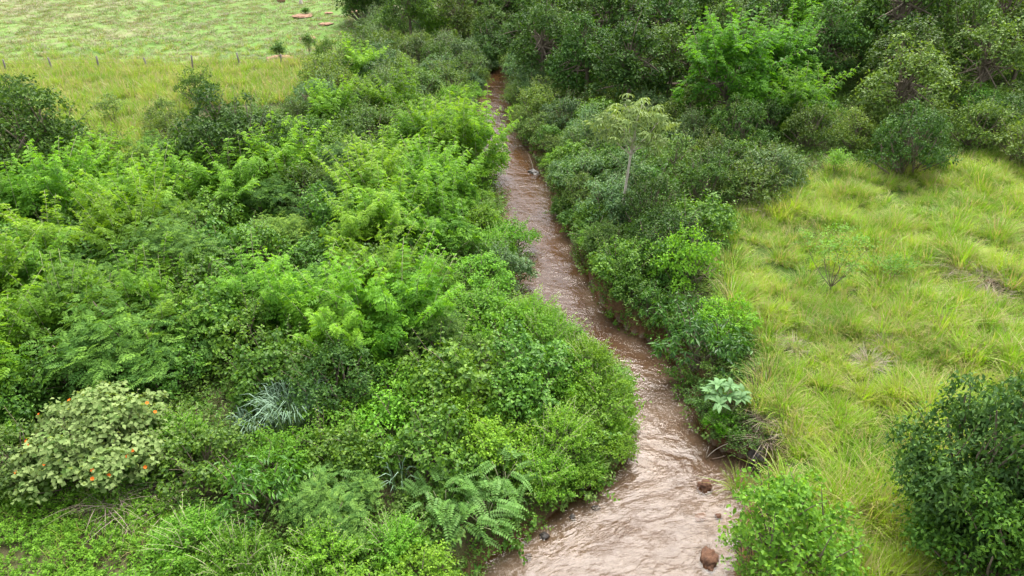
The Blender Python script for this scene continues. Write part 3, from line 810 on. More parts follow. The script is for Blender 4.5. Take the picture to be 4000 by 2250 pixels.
_T = ['twenty-' + w for w in 'first second third fourth fifth sixth seventh eighth ninth'.split()]
ORD = ['leftmost', 'second from left', 'third from left', 'fourth from left', 'fifth from left', 'sixth from left', 'seventh from left', 'eighth from left', 'ninth from left', 'tenth from left',
       ] + [w + ' from left' for w in 'eleventh twelfth thirteenth fourteenth fifteenth sixteenth seventeenth eighteenth nineteenth twentieth'.split() + _T]
# zones filled with single plants: (phrase, outline of crown centres in the photograph, spacing m, {kind: weight}, scale range)
for (px, py, lf, r) in ((1140, 1590, .8, 1.5), (1010, 1650, .5, 1.2), (45, 1330, .6, 1.1), (385, 1700, 1.5, 2.6), (1880, 1970, 1.0, 1.3), (1730, 1920, 1.0, 1.2), (1960, 1830, 1.0, 1.0), (1300, 1890, .9, 1.1),
                        (2422, 900, .0, 1.6), (2422, 960, .0, 1.6)):
    x, y, _h = at(px, py, lf); k_ = math.hypot(x, y)
    placed.append((x, y, r)); placed.append((x - 1.3 * x / k_, y - 1.3 * y / k_, r * .9))      # kept clear, towards the open side too
ZONES = [
 ('along the thicket top', [(-160, 700), (200, 660), (560, 620), (1000, 620), (1380, 560), (1700, 470), (1900, 520), (1960, 700), (1500, 720), (-160, 800)], 2.3, dict(spire=5, vine=1.4, olive=1), (.85, 1.2)),
 ('in the upper thicket', [(-160, 800), (1500, 720), (1990, 720), (2060, 900), (1600, 950), (-160, 1000)], 2.2, dict(spire=5, vine=2, plate=1), (.85, 1.2)),
 ('across the middle thicket', [(-160, 1000), (1600, 950), (2080, 950), (2180, 1180), (1500, 1240), (-160, 1250)], 2.2, dict(spire=2.2, vine=4, plate=1, dark=.6), (.85, 1.15)),
 ('in the lower thicket', [(-160, 1250), (1500, 1240), (2200, 1250), (2330, 1400), (1900, 1480), (700, 1470), (-160, 1500)], 2.1, dict(spire=1.8, vine=4, plate=.8, round=1, dark=.6), (.8, 1.1)),
 ('left of the lower pool', [(1200, 1490), (1900, 1480), (2380, 1440), (2480, 1600), (2440, 1760), (1900, 1720), (1250, 1700)], 1.75, dict(spire=1.2, vine=2, round=3, herb=2), (.8, 1.1)),
 ('above the big-leaved fronds', [(560, 1700), (1250, 1690), (1900, 1720), (2300, 1830), (2050, 1930), (1500, 1850), (700, 1800)], 1.7, dict(vine=3, round=2, herb=2, spire=.6), (.75, 1.0)),
 ('along the bottom edge', [(600, 2150), (1000, 2060), (1500, 2120), (1850, 2130), (1750, 2400), (500, 2400)], 1.5, dict(herb=4, round=1.2), (.75, 1.05)),
 ('beside the left-edge grass', [(-160, 1500), (80, 1500), (60, 1760), (-160, 1800)], 1.8, dict(vine=2, olive=1), (.7, .9)),
 ('around the dark dome', [(400, 560), (560, 480), (700, 430), (760, 620), (1050, 600), (1180, 400), (1300, 360), (1330, 560), (1000, 640), (560, 660)], 2.3, dict(olive=3, vine=1, plate=1), (.7, 1.0)),
 ('beside the upper stream', [(1560, 180), (1900, 180), (1890, 250), (1850, 440), (1740, 480), (1540, 520)], 2.6, dict(olive=4, lance=2, spire=.8, dark=.7), (.95, 1.3)),
 ('along the pasture edge', [(1180, 330), (1330, 230), (1480, 60), (1880, 80), (1900, 170), (1550, 180), (1540, 520), (1300, 560)], 2.7, dict(olive=4, lance=2, spire=.8, dark=.7), (.95, 1.3)),
 ('at the forest top', [(1400, -40), (1900, -60), (1930, 60), (1480, 60)], 4.2, dict(otree=2, tree=2, ftree=.6), (.8, 1.05)),
 ('at the back of the forest', [(1930, -60), (2900, -70), (2900, 75), (1950, 80)], 4.3, dict(tree=4, otree=1.5), (.95, 1.25)),
 ('in the top right forest', [(2900, -70), (4150, -90), (4150, 70), (2900, 75)], 4.3, dict(tree=4, otree=1.5), (.95, 1.25)),
 ('within the right forest', [(1960, 90), (4150, 80), (4150, 230), (2960, 250), (2000, 230)], 3.6, dict(tree=3, otree=1.6, ftree=.3), (.75, 1.0)),
 ('on the right bank upstream', [(2010, 250), (2560, 250), (2560, 500), (2250, 560), (2060, 420)], 2.4, dict(lance=3, olive=2, vine=2), (.85, 1.15)),
 ('at the right forest edge', [(2600, 420), (3300, 440), (4150, 360), (4150, 540), (3500, 560), (3050, 640), (2700, 640)], 2.5, dict(olive=3, vine=1.5, dark=1.5, lance=1), (.9, 1.2)),
 ('around the pale-trunked tree', [(2200, 560), (2700, 560), (3050, 660), (2850, 760), (2650, 900), (2450, 960), (2330, 860)], 2.1, dict(lance=3, dark=2, olive=1.5, vine=1.5), (.8, 1.1)),
 ('on the right bank downstream', [(2330, 900), (2460, 960), (2600, 960), (2640, 1180), (2680, 1330), (2600, 1330), (2480, 1230), (2360, 1050)], 1.5, dict(vine=2, round=1.2, droop=1, olive=1), (.6, .85)),
]
zr_ = np.random.default_rng(77)
for (phrase, outl, gap, kinds, srange) in ZONES:
    poly = np.array(outl, float); lo, hi = poly.min(0), poly.max(0)
    kk, ww = list(kinds), np.array(list(kinds.values()), float); ww /= ww.sum()
    mine = []
    for _ in range(900):
        q = zr_.uniform(lo, hi)
        if not in_poly(q[:1], q[1:], poly)[0]: continue
        kind = kk[zr_.choice(len(kk), p=ww)]
        s = zr_.uniform(*srange)
        d = ray(*q)
        lf = KIND[kind]['H'] * s * .55
        # quick reject on the plane before the exact hit on the terrain
        c = to_plane(q[0], q[1], lf + 1.0) if d[2] < -.02 else None
        if c is None or c[1] > 190: continue
        if any((c[0] - a) ** 2 + (c[1] - b) ** 2 < (gap * .9) ** 2 for a, b in mine): continue
        x, y, _h = at(q[0], q[1], lf)
        if any((x - a) ** 2 + (y - b) ** 2 < gap ** 2 for a, b in mine): continue
        if any((x - a) ** 2 + (y - b) ** 2 < (max(gap, r) * .62) ** 2 for a, b, r in placed): continue
        _, sdv, _ = terrain(x, y)
        if sdv[0] < KIND[kind]['R'] * s * (.62 if x < 6 and y < 60 else .5): continue
        hmax = .9 + .5 * sdv[0]
        if x < float(np.interp(y, EL[:, 1], EL[:, 0])) and y < 60 and sdv[0] < 4 and KIND[kind]['H'] * s > hmax:    # low growth next to the water
            kind = 'round' if zr_.random() < .5 else 'herb'
            s = min(s, hmax / KIND[kind]['H'])
        mine.append((x, y))
        plant(kind, x, y, s, zr_.uniform(.85, 1.15), zone=phrase)
# labels of the zone plants: look, place in the row from the left, zone
byz = {}
for (o, kind, zone) in REG: byz.setdefault((LOOK[kind], zone), []).append(o)
for (look, zone), lst in byz.items():
    lst.sort(key=lambda o: project(o.location.x, o.location.y, o.location.z + 1)[0])
    for i, o in enumerate(lst):
        if len(lst) == 1: o['label'] = look + ', the only one ' + zone
        else: o['label'] = '%s, %s %s' % (look, ORD[i] if i < len(ORD) else 'number %d from left' % (i + 1), zone)
        o['group'] = zone and ('plants ' + zone)

# ------------------------------------------------------------------ plants along the water's edge
def walk(E, y0, y1, gap):
    seg = [(a, b) for a, b in zip(E[:-1], E[1:])]
    out, carry = [], 0.0
    for a, b in seg:
        l = np.linalg.norm(b - a); t = carry
        while t < l:
            p = a + (b - a) * t / l
            if y0 < p[1] < y1: out.append((p, (b - a) / l))
            t += gap
        carry = t - l
    return out
def fringe(E, sgn, y0, y1, gap, kinds, srange, phrase, off=(.45, .9)):
    kk, ww = list(kinds), np.array(list(kinds.values()), float); ww /= ww.sum()
    lst = {}
    for p, tan in walk(E, y0, y1, gap):
        kind = kk[zr_.choice(len(kk), p=ww)]
        nrm = np.array([tan[1], -tan[0]]) * sgn
        s = zr_.uniform(*srange)
        q = p + nrm * zr_.uniform(*off) + zr_.normal(0, .12, 2)
        if terrain(q[0], q[1])[1][0] < .2: q = p + nrm * .7
        o = plant(kind, float(q[0]), float(q[1]), s, zr_.uniform(.8, 1.1), group='plants ' + phrase)
        lst.setdefault(LOOK[kind], []).append(o)
    for look, os_ in lst.items():
        for i, o in enumerate(os_):
            w = ['nearest the camera', 'second upstream', 'third upstream'] + [a.replace(' from left', ' upstream') for a in ORD[3:]]
            o['label'] = 'small %s %s, %s' % (look, phrase, w[min(i, len(w) - 1)])
fringe(EL, -1, 15, 27, 1.05, dict(herb=3, round=2.5), (.55, .8), "overhanging the left waterline")
fringe(EL, -1, 27, 47, 1.2, dict(herb=2, round=2.5, lance=1), (.36, .52), "overhanging the middle left waterline", (.6, 1.0))
fringe(EL, -1, 47, 100, 1.7, dict(olive=2, round=2, lance=1), (.55, .8), "overhanging the far left waterline")
fringe(ER, 1, 26, 47, 1.15, dict(vine=2, olive=2, round=1), (.48, .72), "overhanging the right waterline")
fringe(ER, 1, 47, 100, 1.8, dict(olive=2, round=1.5, lance=1.5), (.5, .8), "overhanging the far right waterline")

# weeds rooted in the bank itself (uncountable)
bw = [sprig('bank_weed', rng, 12, .38, .09, .055, M['herb'], .35, 9) for i in range(3)] + [sprig('bank_weed', rng, 12, .45, .11, .07, M['vine'], .35, 9) for i in range(3)]
pts = []
for E, sgn, y0, y1, gp in ((EL, -1, 10, 100, .17), (ER, 1, 23, 100, .12)):
    for p_, tan in walk(E, y0, y1, gp):
        nrm = np.array([tan[1], -tan[0]]) * sgn
        pts.append(p_ + nrm * abs(zr_.normal(.35, .4)) + zr_.normal(0, .1, 2))
pts = np.array(pts)
P_, R_, S_, sd_ = lay(pts, rng, .55, 1.2, .35)
k_ = sd_ > .12
scatter('bank_weeds', P_[k_], R_[k_], S_[k_], rng.integers(0, 6, len(pts))[k_], bw, 'small weeds rooted along both earth banks of the stream', 'weeds')

# dry straw lying under and around the orange-flowered shrub
STRAW = poly_world([(380, 1880), (700, 1840), (760, 1960), (640, 2060), (420, 2040)])
dt = [tuft('straw', rng, 22, .6, .8, .02, M['dead'], 1.0, 3, (1.0, 1.6)) for i in range(3)]
p = spread_pts(rng, STRAW, 7)
P_, R_, S_, sd_ = lay(p, rng, .6, 1.2, .25)
scatter('dry_straw', P_, R_, S_, rng.integers(0, 3, len(p)), dt, 'brown dry straw on the ground below the orange-flowered shrub', 'straw')

# ------------------------------------------------------------------ the orange-flowered shrub
def flowering_shrub():
    x, y, z = at(385, 1700, 1.5)
    o = tag(link('flowering_shrub', None), 'broad pale velvet-leaved shrub dotted with orange flowers at lower left', 'shrub')
    o.location = (x, y, z - .05)
    r = np.random.default_rng(3)
    lobes = make_lobes(r, 2.25, 2.25, 15, .35, .8, (.24, .36))
    tb = Tubes(); stems_to(tb, r, lobes, .04, 2.2)
    lv = lobes_foliage(r, lobes, dict(type='alt', dens=15, step=.10, L=.19, W=.17, alpha=1.1, up=.5, droop=.12, sl=.85, t_base=.2, tipt=.55, hang=.35, flut=.45, taper=.2), 2.2)
    leaders(lv, tb, r, 26, 2.1, 2.2, dict(type='alt', step=.11, L=.17, W=.15, alpha=1.1, hang=.4, t_base=.35, tipt=.5, taper=.3), (.35, .6), .6, .012)
    link('foliage', lv.mesh('velvet_foliage', M['pale']), o); link('stem', tb.mesh('velvet_stems', M['bark']), o)
    fl = Leaves(); a = np.arange(5) * 1.2566
    D = np.stack([np.cos(a), np.sin(a), np.full(5, .45)], 1)
    fl.add(np.zeros((5, 3)), D, np.tile([0, 0, 1.], (5, 1)), .07, .07, r.random(5), .1, -.1)
    fm = fl.mesh('flower', M['petal'])
    V = np.concatenate(lv.V)[::4]
    cand = V[(V[:, 2] > 1.0) & (V[:, 1] < .9)]
    rad = np.hypot(cand[:, 0], cand[:, 1]) / 2.3 + cand[:, 2] / 2.2
    cand = cand[np.argsort(-rad)[:len(cand) // 4]]
    for i in range(18):
        c = cand[r.integers(len(cand))]
        f = link('flower', fm, o)
        out = Vector((c[0] * .4, c[1] * .4 - .5, 1.2))
        f.location = Vector(c) + out.normalized() * .10
        f.rotation_euler = out.to_track_quat('Z', 'Y').to_euler()
flowering_shrub()

# ------------------------------------------------------------------ tall glaucous grass clumps
def reed_mesh(name, r, n, h, spread, mat, width=.035):
    V, F, T = [], [], []
    for i in range(n):
        a = r.uniform(0, 6.28); q = spread * math.sqrt(r.random())
        b = np.array([q * math.cos(a), q * math.sin(a), -.05]); le = r.uniform(.08, .42); ln = h * r.uniform(.6, 1.1)
        a2 = a + r.normal(0, .8); dh = np.array([math.cos(a2), math.sin(a2), 0]); sv = np.array([-math.sin(a2), math.cos(a2), 0])
        tt = r.uniform(.1, 1); base = len(V)
        for j in range(7):
            t = j / 6
            fold = max(0, t - .72) / .28                    # the last stretch bends over
            p = b + dh * ln * (le * t * .8 + .22 * fold ** 1.5) + np.array([0, 0, 1]) * ln * (t * (1 - .1 * le) - .28 * fold ** 1.6)
            w = width * (.6 + .4 * math.sin(math.pi * t)) * (1 if j < 6 else .2)
            V += [p - sv * w / 2, p + sv * w / 2]; T += [tt] * 2
        for j in range(6):
            k = base + 2 * j; F.append((k, k + 1, k + 3, k + 2))
    return mesh_np(name, V, F, mat, T)
r_ = np.random.default_rng(9)
for (px, py, n, h, spd, lab) in ((1140, 1590, 260, 1.75, .85, 'tall silvery blue-green grass clump in the lower thicket'), (1010, 1650, 150, 1.2, .6, 'smaller silvery grass clump left of the tall silvery clump'),
                                 (45, 1330, 110, 1.3, .55, 'silvery blue-green grass clump at the left picture edge'), (1560, 1880, 14, 1.5, .25, 'few tall pale reed blades among leaves above the big fronds')):
    x, y, z = at(px, py, h * .45)
    o = tag(link('silvery_grass_clump', reed_mesh('silvery_grass', r_, n, h, spd, M['glauc'])), lab, 'grass clump', 'silvery grass clumps')
    o.location = (x, y, z)
    placed.append((x, y, spd))

# ------------------------------------------------------------------ big pinnate fronds beside the water
def frond_mesh(r, ln=.85, pairs=9):
    lv = Leaves(); tb = Tubes()
    up = np.array([0, 0, 1.]); D = np.array([1., 0, 0])
    for i in range(pairs):
        t = (i + 1.2) / (pairs + .4)
        q = np.array([ln * t, 0, .10 * ln - .55 * ln * (t - .35) ** 2])
        sz = (.75 + .45 * math.sin(math.pi * min(1, t * .85 + .12)))
        for s in (-1, 1):
            lv.add(q[None], np.array([[.35, s, -.12 + r.normal(0, .08)]]), (up + r.normal(0, .12, 3))[None], .17 * sz, .085 * sz, np.array([.35 + r.normal(0, .15)]), .08, .10)
    t = np.linspace(0, 1, 7)
    tb.add(np.stack([ln * t, 0 * t, .10 * ln - .55 * ln * (t - .35) ** 2], 1), np.linspace(.010, .004, 7), 4)
    V1 = np.concatenate(lv.V); n = len(V1) // 4; b = np.arange(n)[:, None] * 4
    F1 = np.concatenate([b + [[0, 3, 2]], b + [[0, 2, 1]]])
    V2 = np.concatenate(tb.V); F2 = np.array([f for f in tb.F if len(set(f)) == 4])
    F2 = np.concatenate([F2[:, [0, 1, 2]], F2[:, [0, 2, 3]]]) + len(V1)
    return mesh_np('frond', np.concatenate([V1, V2]), np.concatenate([F1, F2]), M['senna'], np.concatenate([np.concatenate(lv.T), np.full(len(V2), .6)]))
FR = [frond_mesh(r_) for i in range(4)]
def frond_shrub(px, py, n, h, s, lab):
    x, y, z = at(px, py, h * .6)
    o = tag(link('big_frond_shrub', None), lab, 'shrub', 'big-frond shrubs beside the stream'); o.location = (x, y, z)
    tb = Tubes()
    for i in range(n):
        a = i * 2.4 + r_.normal(0, .2); u = math.sqrt((i + .5) / n)
        top = np.array([1.25 * u * math.cos(a), 1.25 * u * math.sin(a), h * (1 - .5 * u * u) * r_.uniform(.6, 1.1)]) * s
        if i % 4 == 0: tb.add(bez((0, 0, -.1), top, r_, .08, 6), np.linspace(.025, .010, 6), 5)
        f = link('frond', FR[i % 4], o)
        f.location = Vector(top); f.scale = (s * r_.uniform(.85, 1.15),) * 3
        f.rotation_euler = (r_.normal(0, .4), r_.uniform(-.6, .3) + .3 * u, a + r_.normal(0, 1.0))
        g = r_.uniform(.85, 1.2); f.color = (g, g, g, 1)
    link('stem', tb.mesh('frond_stems', M['stem_pale']), o)
    placed.append((x, y, 1))
frond_shrub(1880, 1970, 60, 1.7, .72, 'shrub with large paired-leaflet fronds overhanging the shallow sandy water')
frond_shrub(1730, 1920, 46, 1.6, .70, 'large-frond shrub left of the one overhanging the sandy water')
frond_shrub(1960, 1830, 36, 1.7, .68, 'large-frond shrub behind the one overhanging the sandy water')
frond_shrub(1300, 1890, 34, 1.6, .65, 'pale large-frond shrub standing among herbs at lower centre left')

# ------------------------------------------------------------------ pale-trunked palmate tree
def palmate_mesh(r, n=9, rad=.5):
    lv = Leaves()
    a = np.arange(n) * 2 * math.pi / n + r.normal(0, .08, n)
    for k, (r0, r1) in enumerate(((0, .55), (.5, 1.0))):
        q = np.stack([rad * r0 * np.cos(a), rad * r0 * np.sin(a), np.full(n, -.35 * rad * r0 ** 2)], 1)
        D = np.stack([np.cos(a), np.sin(a), np.full(n, -.35 if k == 0 else -1.0)], 1)
        lv.add(q, D, np.tile([0, 0, 1.], (n, 1)), rad * .56, .12 if k == 0 else .10, np.full(n, .35) + r.normal(0, .1, n), .12, .15)
    return lv.mesh('palmate_leaf', M['silver'])
def palmate_tree():
    x, y, z = at(2422, 900, 0)
    o = tag(link('palmate_tree', None), 'slender tree with bare pale trunk and umbrella of drooping palmate leaves', 'tree'); o.location = (x, y, z - .1)
    tb = Tubes(); top = np.array([.25, .1, 4.3])
    P = bez((0, 0, 0), top, r_, .03, 9); tb.add(P, np.linspace(.085, .06, 9), 8)
    tips = []
    for i in range(11):
        a = i * 2.4; u = math.sqrt((i + .4) / 11)
        e = top + np.array([1.7 * u * math.cos(a), 1.7 * u * math.sin(a), 2.3 - 1.2 * u * u])
        B = bez(top - np.array([0, 0, .25 * (i % 2)]), e, r_, .12, 6); tb.add(B, np.linspace(.035, .012, 6), 5)
        tips.append(B[-1]); tips.append(B[4])
    link('trunk', tb.mesh('palmate_trunk', M['bark_pale']), o)
    pm = [palmate_mesh(r_) for i in range(3)]
    for i in range(110):
        c = tips[i % len(tips)] + r_.normal(0, .34, 3) * np.array([1, 1, .8])
        f = link('leaf', pm[i % 3], o); f.location = Vector(c)
        out = Vector((c[0] - top[0], c[1] - top[1], 0)) * .35
        f.rotation_euler = (-out.y + r_.normal(0, .2), out.x + r_.normal(0, .2), r_.uniform(0, 6.28)); f.scale = (r_.uniform(.75, 1.15),) * 3
        g = r_.uniform(.8, 1.2); f.color = (g * 1.35, g * 1.05, g * .62, 1)
palmate_tree()

# ------------------------------------------------------------------ silver large-leaved plant on the bank
def big_leaf_mesh(r, ln=.42, w=.17):
    V, F, T = [], [], []
    for j in range(6):
        t = j / 5; wd = w * math.sin(math.pi * (t * .86 + .10)) ** .8 * .5 if j < 5 else .004
        zc = .10 * ln * math.sin(math.pi * t) - .22 * ln * t * t; xx = ln * t
        V += [(xx, -wd, zc + wd * .35), (xx, 0, zc), (xx, wd, zc + wd * .35)]; T += [.4 + r.normal(0, .08), .75, .4]
    for j in range(5):
        k = 3 * j; F += [(k, k + 1, k + 4, k + 3), (k + 1, k + 2, k + 5, k + 4)]
    return mesh_np('large_leaf', V, F, M['silver'], T, True)
def silver_plant():
    x, y, z = at(2825, 1640, .2)
    o = tag(link('large_leaved_plant', None), 'silvery green large-leaved plant leaning over the stream from the right bank', 'plant'); o.location = (x, y, z)
    tb = Tubes(); lm = [big_leaf_mesh(r_) for i in range(3)]
    for i in range(9):
        a = i * 2.4; u = math.sqrt((i + .3) / 9)
        e = np.array([.75 * u * math.cos(a) - .12, .6 * u * math.sin(a), 1.25 - .5 * u * u + r_.normal(0, .06)])
        tb.add(bez((0, 0, -.15), e, r_, .08, 6), np.linspace(.022, .010, 6), 5)
        for j in range(8):
            b = j * .785 + r_.normal(0, .15)
            f = link('leaf', lm[j % 3], o); f.location = Vector(e) + Vector((0, 0, r_.uniform(-.05, .04)))
            f.rotation_euler = (r_.normal(0, .15), r_.uniform(-.65, .15), b); f.scale = (r_.uniform(.7, 1.05),) * 3
            g = r_.uniform(.75, 1.0); f.color = (g * .9, g, g * .72, 1)
    link('stem', tb.mesh('silver_stems', M['stem_pale']), o)
silver_plant()

# ------------------------------------------------------------------ thin young tree in the grass slope
def open_sapling(px, py, H, R, tips, lab, leaf, mat='herb', hue=(1, 1, 1), nm='sapling', dens=34):
    x, y, z = at(px, py, 0)
    o = tag(link(nm, None), lab, 'sapling'); o.location = (x, y, z - .05)
    tb = Tubes(); lv = Leaves()
    fork = np.array([.06 * R, .0, H * .13])
    tb.add(bez((0, 0, 0), fork, r_, .04, 4), np.linspace(.045, .035, 4), 6)
    for i in range(tips):
        a = i * 2.4 + .6; u = math.sqrt((i + .5) / tips)
        e = np.array([R * u * math.cos(a), R * u * math.sin(a), H * (1 - .38 * u * u) * r_.uniform(.85, 1)])
        B = bez(fork, e, r_, .10, 6); tb.add(B, np.linspace(.018, .005, 6), 5)
        for c in (B[-1], B[4], B[3] if i % 2 else B[5]):
            n = dens
            P = c + r_.normal(0, .16, (n, 3)) * np.array([1.3, 1.3, .55])
            D = unit(r_.normal(0, 1, (n, 3)) * np.array([1, 1, .35])); Nn = unit(np.array([0, 0, 1.]) + r_.normal(0, .3, (n, 3)))
            lv.add(P, D, Nn, leaf, leaf * .55, .45 + r_.normal(0, .2, n))
    f = link('crown', lv.mesh('sapling_crown', M[mat]), o); f.color = (*hue, 1)
    link('trunk', tb.mesh('sapling_trunk', M['bark']), o)
    return o
open_sapling(3225, 1165, 3.7, 1.6, 9, 'thin open-branched young tree standing alone in the grass slope', .12, hue=(.95, .95, 1.25))
open_sapling(3475, 1110, 1.5, .8, 7, 'short green sapling right of the thin young tree in the grass', .10, hue=(.75, .8, .9))
open_sapling(3255, 700, 1.9, .5, 6, 'slim sapling at the top left of the grass slope', .13, hue=(1, 1, 1))
open_sapling(1093, 236, 1.7, .55, 6, 'young planted tree on a bare soil ring behind the fence', .22, 'dark', (1, 1.1, .9))
open_sapling(1195, 62, 1.0, .3, 4, 'small planted sapling on a soil ring far in the pasture', .22, 'dark', (1.2, 1.3, 1))
open_sapling(450, 500, 2.6, .9, 8, 'spindly sapling standing in the yellow grass left of the dark dome', .16, 'olive')
open_sapling(1210, 215, 2.4, .6, 8, 'wispy sapling at the pasture edge beside the slim upright bush', .18, 'olive', (.9, 1, .9))

# ------------------------------------------------------------------ grass tussocks on the slope
TS = [tuft('tussock', rng, 170, 1.25, .7, .026, M['tussock'], .62, 4, (.15, 1.05)) for i in range(4)]
DS = [tuft('dead_tussock', rng, 130, .8, .55, .022, M['dead'], .9, 4, (.4, 1.2)) for i in range(2)]
def tussocks(spots, forms, name, word, cat, grp, s0):
    os_ = []
    for i, (px, py, s) in enumerate(spots):
        x, y, z = at(px, py, .35 * s)
        o = link(name, forms[i % len(forms)]); o.location = (x, y, z); o.rotation_euler = (prng.uniform(-.1, .1), prng.uniform(-.1, .1), prng.uniform(0, 6.28)); o.scale = (s * s0,) * 3
        o['category'] = cat; o['group'] = grp; os_.append(o)
    os_.sort(key=lambda o: project(o.location.x, o.location.y, o.location.z)[0])
    for i, o in enumerate(os_): o['label'] = '%s, %s on the right-hand slope' % (word, ORD[i])
tussocks([(2850, 1040, 1.15), (2940, 860, .9), (3050, 1000, .85), (3120, 800, .9), (3150, 1110, .9), (2990, 1330, .95), (3000, 1490, .9), (3140, 1270, .9), (3330, 1270, .9), (3330, 750, .9),
          (3480, 880, 1.0), (3560, 1320, .85), (3640, 720, 1.0), (3760, 1000, 1.0), (3900, 920, 1.1), (3960, 1090, 1.2), (2940, 1580, .8), (3270, 2150, .85), (3690, 2010, .8), (3420, 2040, .8), (2890, 1900, .7),
          (3300, 1680, .7), (3520, 1560, .8), (3700, 1400, .85), (3060, 1700, .7), (3820, 700, 1.0)], TS, 'grass_tussock', 'arching green grass tussock', 'grass tussock', 'green tussocks on the slope', 1.0)
tussocks([(3110, 1345, .8), (3480, 1350, 1.0), (3400, 1400, .9), (2985, 1655, .8), (3000, 1720, .9), (2690, 1175, .7), (3690, 1300, .9), (3200, 1270, .8), (3480, 1260, .8), (3290, 2010, .8), (2760, 2150, .5)],
         DS, 'dead_grass_tussock', 'brown dead grass tussock', 'dead grass', 'dead grass tussocks', 1.0)
x, y, z = at(2735, 1690, 0)
o = tag(link('water_grass_tuft', tuft('water_grass', rng, 60, .5, .3, .02, M['tussock'], .7, 3, (.2, 1.0))), 'small grass tuft standing in the water off the vivid green clump', 'grass tuft'); o.location = (x, y, -.12)

# ------------------------------------------------------------------ stones and clods in the stream
def lump(name, mat, size, seed, sub=4, rough=.35):
    import bmesh
    bm = bmesh.new(); bmesh.ops.create_icosphere(bm, subdivisions=sub, radius=1)
    for v in bm.verts:
        c = v.co.copy()
        k = 1 + rough * mnoise.noise(c * 1.3 + Vector((seed, 0, 0))) + rough * .6 * mnoise.noise(c * 3.4 + Vector((0, seed, 0))) + rough * .35 * mnoise.noise(c * 8 + Vector((0, 0, seed)))
        v.co = Vector((c.x * size[0], c.y * size[1], c.z * size[2])) * k
    me = bpy.data.meshes.new(name); bm.to_mesh(me); bm.free()
    me.polygons.foreach_set('use_smooth', np.ones(len(me.polygons), bool)); me.materials.append(mat)
    return link(name, me)
for i, (nm, px, py, size, mt, lab, cat) in enumerate([
    ('earth_clod', 2748, 1925, (.22, .20, .24), 'clod', 'round red-brown earth clod standing in the shallow stream', 'clod'),
    ('earth_clod', 2765, 2205, (.36, .26, .20), 'clod', 'largest brown earth clod beside the pale bush at the bottom', 'clod'),
    ('earth_clod', 2803, 2040, (.12, .10, .09), 'clod', 'small brown clod near the right bank below the round clod', 'clod'),
    ('stream_stone', 2735, 2025, (.20, .14, .07), 'soil', 'flat pinkish stone just under water beside the small clod', 'stone'),
    ('dark_rock', 2950, 1830, (.32, .30, .55), 'rock', 'black wet rock at the foot of the orange earth bank', 'rock'),
    ('dark_stone', 2325, 2010, (.15, .10, .05), 'rock', 'dark stone under the left bank where the water is pinkish', 'stone'),
    ('dark_stone', 2235, 2045, (.13, .09, .05), 'rock', 'dark stone left of the pinkish water stone by the left bank', 'stone'),
    ('dark_stone', 2125, 2110, (.14, .12, .08), 'rock', 'small dark stone by the left bank below the big fronds', 'stone'),
    ('dark_stone', 2060, 2185, (.15, .10, .05), 'rock', 'dark stone by the left bank nearest the picture bottom', 'stone'),
    ('dark_rock', 2085, 700, (.45, .30, .22), 'rock', 'dark rock ledge at the head of the silvery riffle', 'rock')]):
    x, y, z = at(px, py, 0)
    o = tag(lump(nm, M[mt], size, i * 3.7 + 1.3), lab, cat); o.location = (x, y, max(z, -.14) + size[2] * .45); o.rotation_euler = (0, 0, i * 1.3)

# ------------------------------------------------------------------ fallen log, dead branches
x, y, z = at(2500, 345, .9)
lg = tag(link('fallen_log', None), 'dark curved fallen log lying among bushes below the feathery tree', 'log'); lg.location = (x, y, z + .55)
tb = Tubes(); t = np.linspace(0, 1, 12)
tb.add(np.stack([3.8 * t, .5 * t, .75 * np.sin(t * 2.2) - .35], 1), .22 - .07 * t, 9); link('trunk', tb.mesh('log_trunk', M['dead_wood']), lg)
for (a, b) in (((1.0, .1, .3), (2.3, .6, 2.2)), ((1.6, .2, .4), (.6, .7, 2.0)), ((2.2, .3, .4), (3.1, .9, 1.9))):
    tb = Tubes(); tb.add(bez(a, b, r_, .08, 7), np.linspace(.06, .015, 7), 5); link('branch', tb.mesh('log_branch', M['bark_pale']), lg)
for (px, py, ln, n, lab) in ((2320, 960, 1.1, 9, 'tangle of bare pale twigs over the narrow brown water'), (2210, 1390, .9, 5, 'bare grey twig lying by the mid-stream narrows'), (2080, 668, .8, 9, 'reddish dead brush heap at the head of the riffle'),
                             (2780, 1780, .7, 4, 'thin bare twigs sticking out below the vivid green clump'), (2270, 480, 1.2, 8, 'grey dead vine stems over a mound on the right bank')):
    x, y, z = at(px, py, .3)
    o = tag(link('dead_branch', None), lab, 'branch', 'dead branches along the stream'); o.location = (x, y, max(z, 0) + .05)
    for i in range(n):
        tb = Tubes(); e = np.array([r_.normal(0, .6), r_.normal(0, .5), abs(r_.normal(.6, .35))]) * ln
        tb.add(bez((r_.normal(0, .1), r_.normal(0, .1), -.2), e, r_, .2, 7), np.linspace(.022, .006, 7), 4); link('twig', tb.mesh('twig', M['bark_pale' if i % 2 else 'dead_wood']), o)

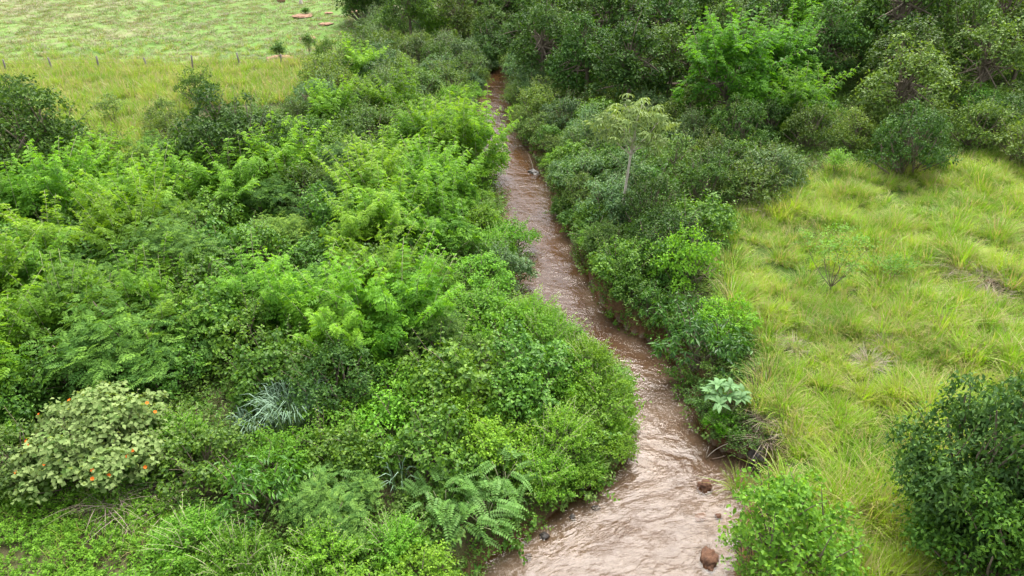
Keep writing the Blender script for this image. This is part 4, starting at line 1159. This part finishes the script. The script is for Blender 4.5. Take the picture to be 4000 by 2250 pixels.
# ------------------------------------------------------------------ fence, bare soil rings and mounds in the pasture
fence = tag(link('wire_fence', None), 'old wire fence on weathered wooden posts along the pasture edge', 'fence')
fp = [at(a, b, 0) for a, b in ((-330, 292), (-150, 290), (28, 287), (208, 284), (390, 281), (578, 277), (755, 271), (940, 268), (1100, 264), (1240, 260))]
fence.location = fp[3]; f0 = Vector(fp[3])
for i, q in enumerate(fp):
    tb = Tubes(); h_ = 1.25 + .12 * math.sin(i * 2.1); le = .12 * math.sin(i * 3.3)
    tb.add(np.array([[0, 0, -.3], [le * .5, 0, h_ * .5], [le, .02, h_ - .02], [le, .02, h_]]), [.085, .08, .075, .045], 7)
    o = link('post', tb.mesh('fence_post', M['wood_post']), fence); o.location = Vector(q) - f0
for hz in (.45, .8, 1.1):
    tb = Tubes(); tb.add(np.array([np.array(q) - np.array(f0) + np.array([0, -.09, hz]) for q in fp]), [.007] * len(fp), 4)
    link('wire', tb.mesh('fence_wire', M['wood_post']), fence)
for i, (px, py, rr) in enumerate(((1185, 66, 1.25), (1390, 48, 1.2), (1275, 98, .75), (1200, 152, .9), (1092, 236, 1.3), (1285, 54, .5), (1395, 108, .4))):
    x, y, z = at(px, py, 0)
    o = tag(lump('bare_soil_patch', M['soil'], (rr, rr * 1.1, .10), i * 5.1, 4, .3), kind='structure'); o.location = (x, y, z + .10)
x, y, z = at(1098, 8, 0); o = tag(lump('earth_mound', M['soil'], (.55, .45, .42), 2.2), 'low reddish earth mound at the far edge of the pasture', 'mound'); o.location = (x, y, z + .2)
x, y, z = at(1176, 16, 0)
tb = Tubes(); tb.add(np.array([[0, 0, -.2], [0, 0, .1], [.02, 0, .55], [.02, 0, .62]]), [.34, .26, .22, .18], 10)
o = tag(link('tree_stump', tb.mesh('tree_stump', M['bark_pale'])), 'pale brown tree stump at the far edge of the pasture', 'stump'); o.location = (x, y, z)
key('dark', 1420, 8, 1.5, 1.0, 'dark bush at the top edge of the pasture corner', variant=1)
for (px, py, h_, lab) in ((2772, 105, 9.5, 'tree with a pale upright trunk behind the feathery tree'), (3253, 112, 9.0, 'tree with a pale bent trunk at a dark gap in the forest')):
    x, y, z = at(px, py, 2.0)
    o = tag(link('pale_trunked_tree', None), lab, 'tree'); o.location = (x, y, z - .2)
    tb = Tubes(); tb.add(bez((0, 0, 0), (.5, .3, h_), r_, .04, 9), np.linspace(.16, .07, 9), 7); link('trunk', tb.mesh('pale_trunk', M['bark_pale']), o)
    c = link('crown', proto('tree', 1)[0], o); c.location = (.4, .3, h_ - 5.2); c.scale = (.8, .8, .8)
print('plants', len(placed), 'protos', len(PROTO), 'tris', sum(len(m.polygons) for m in bpy.data.meshes))
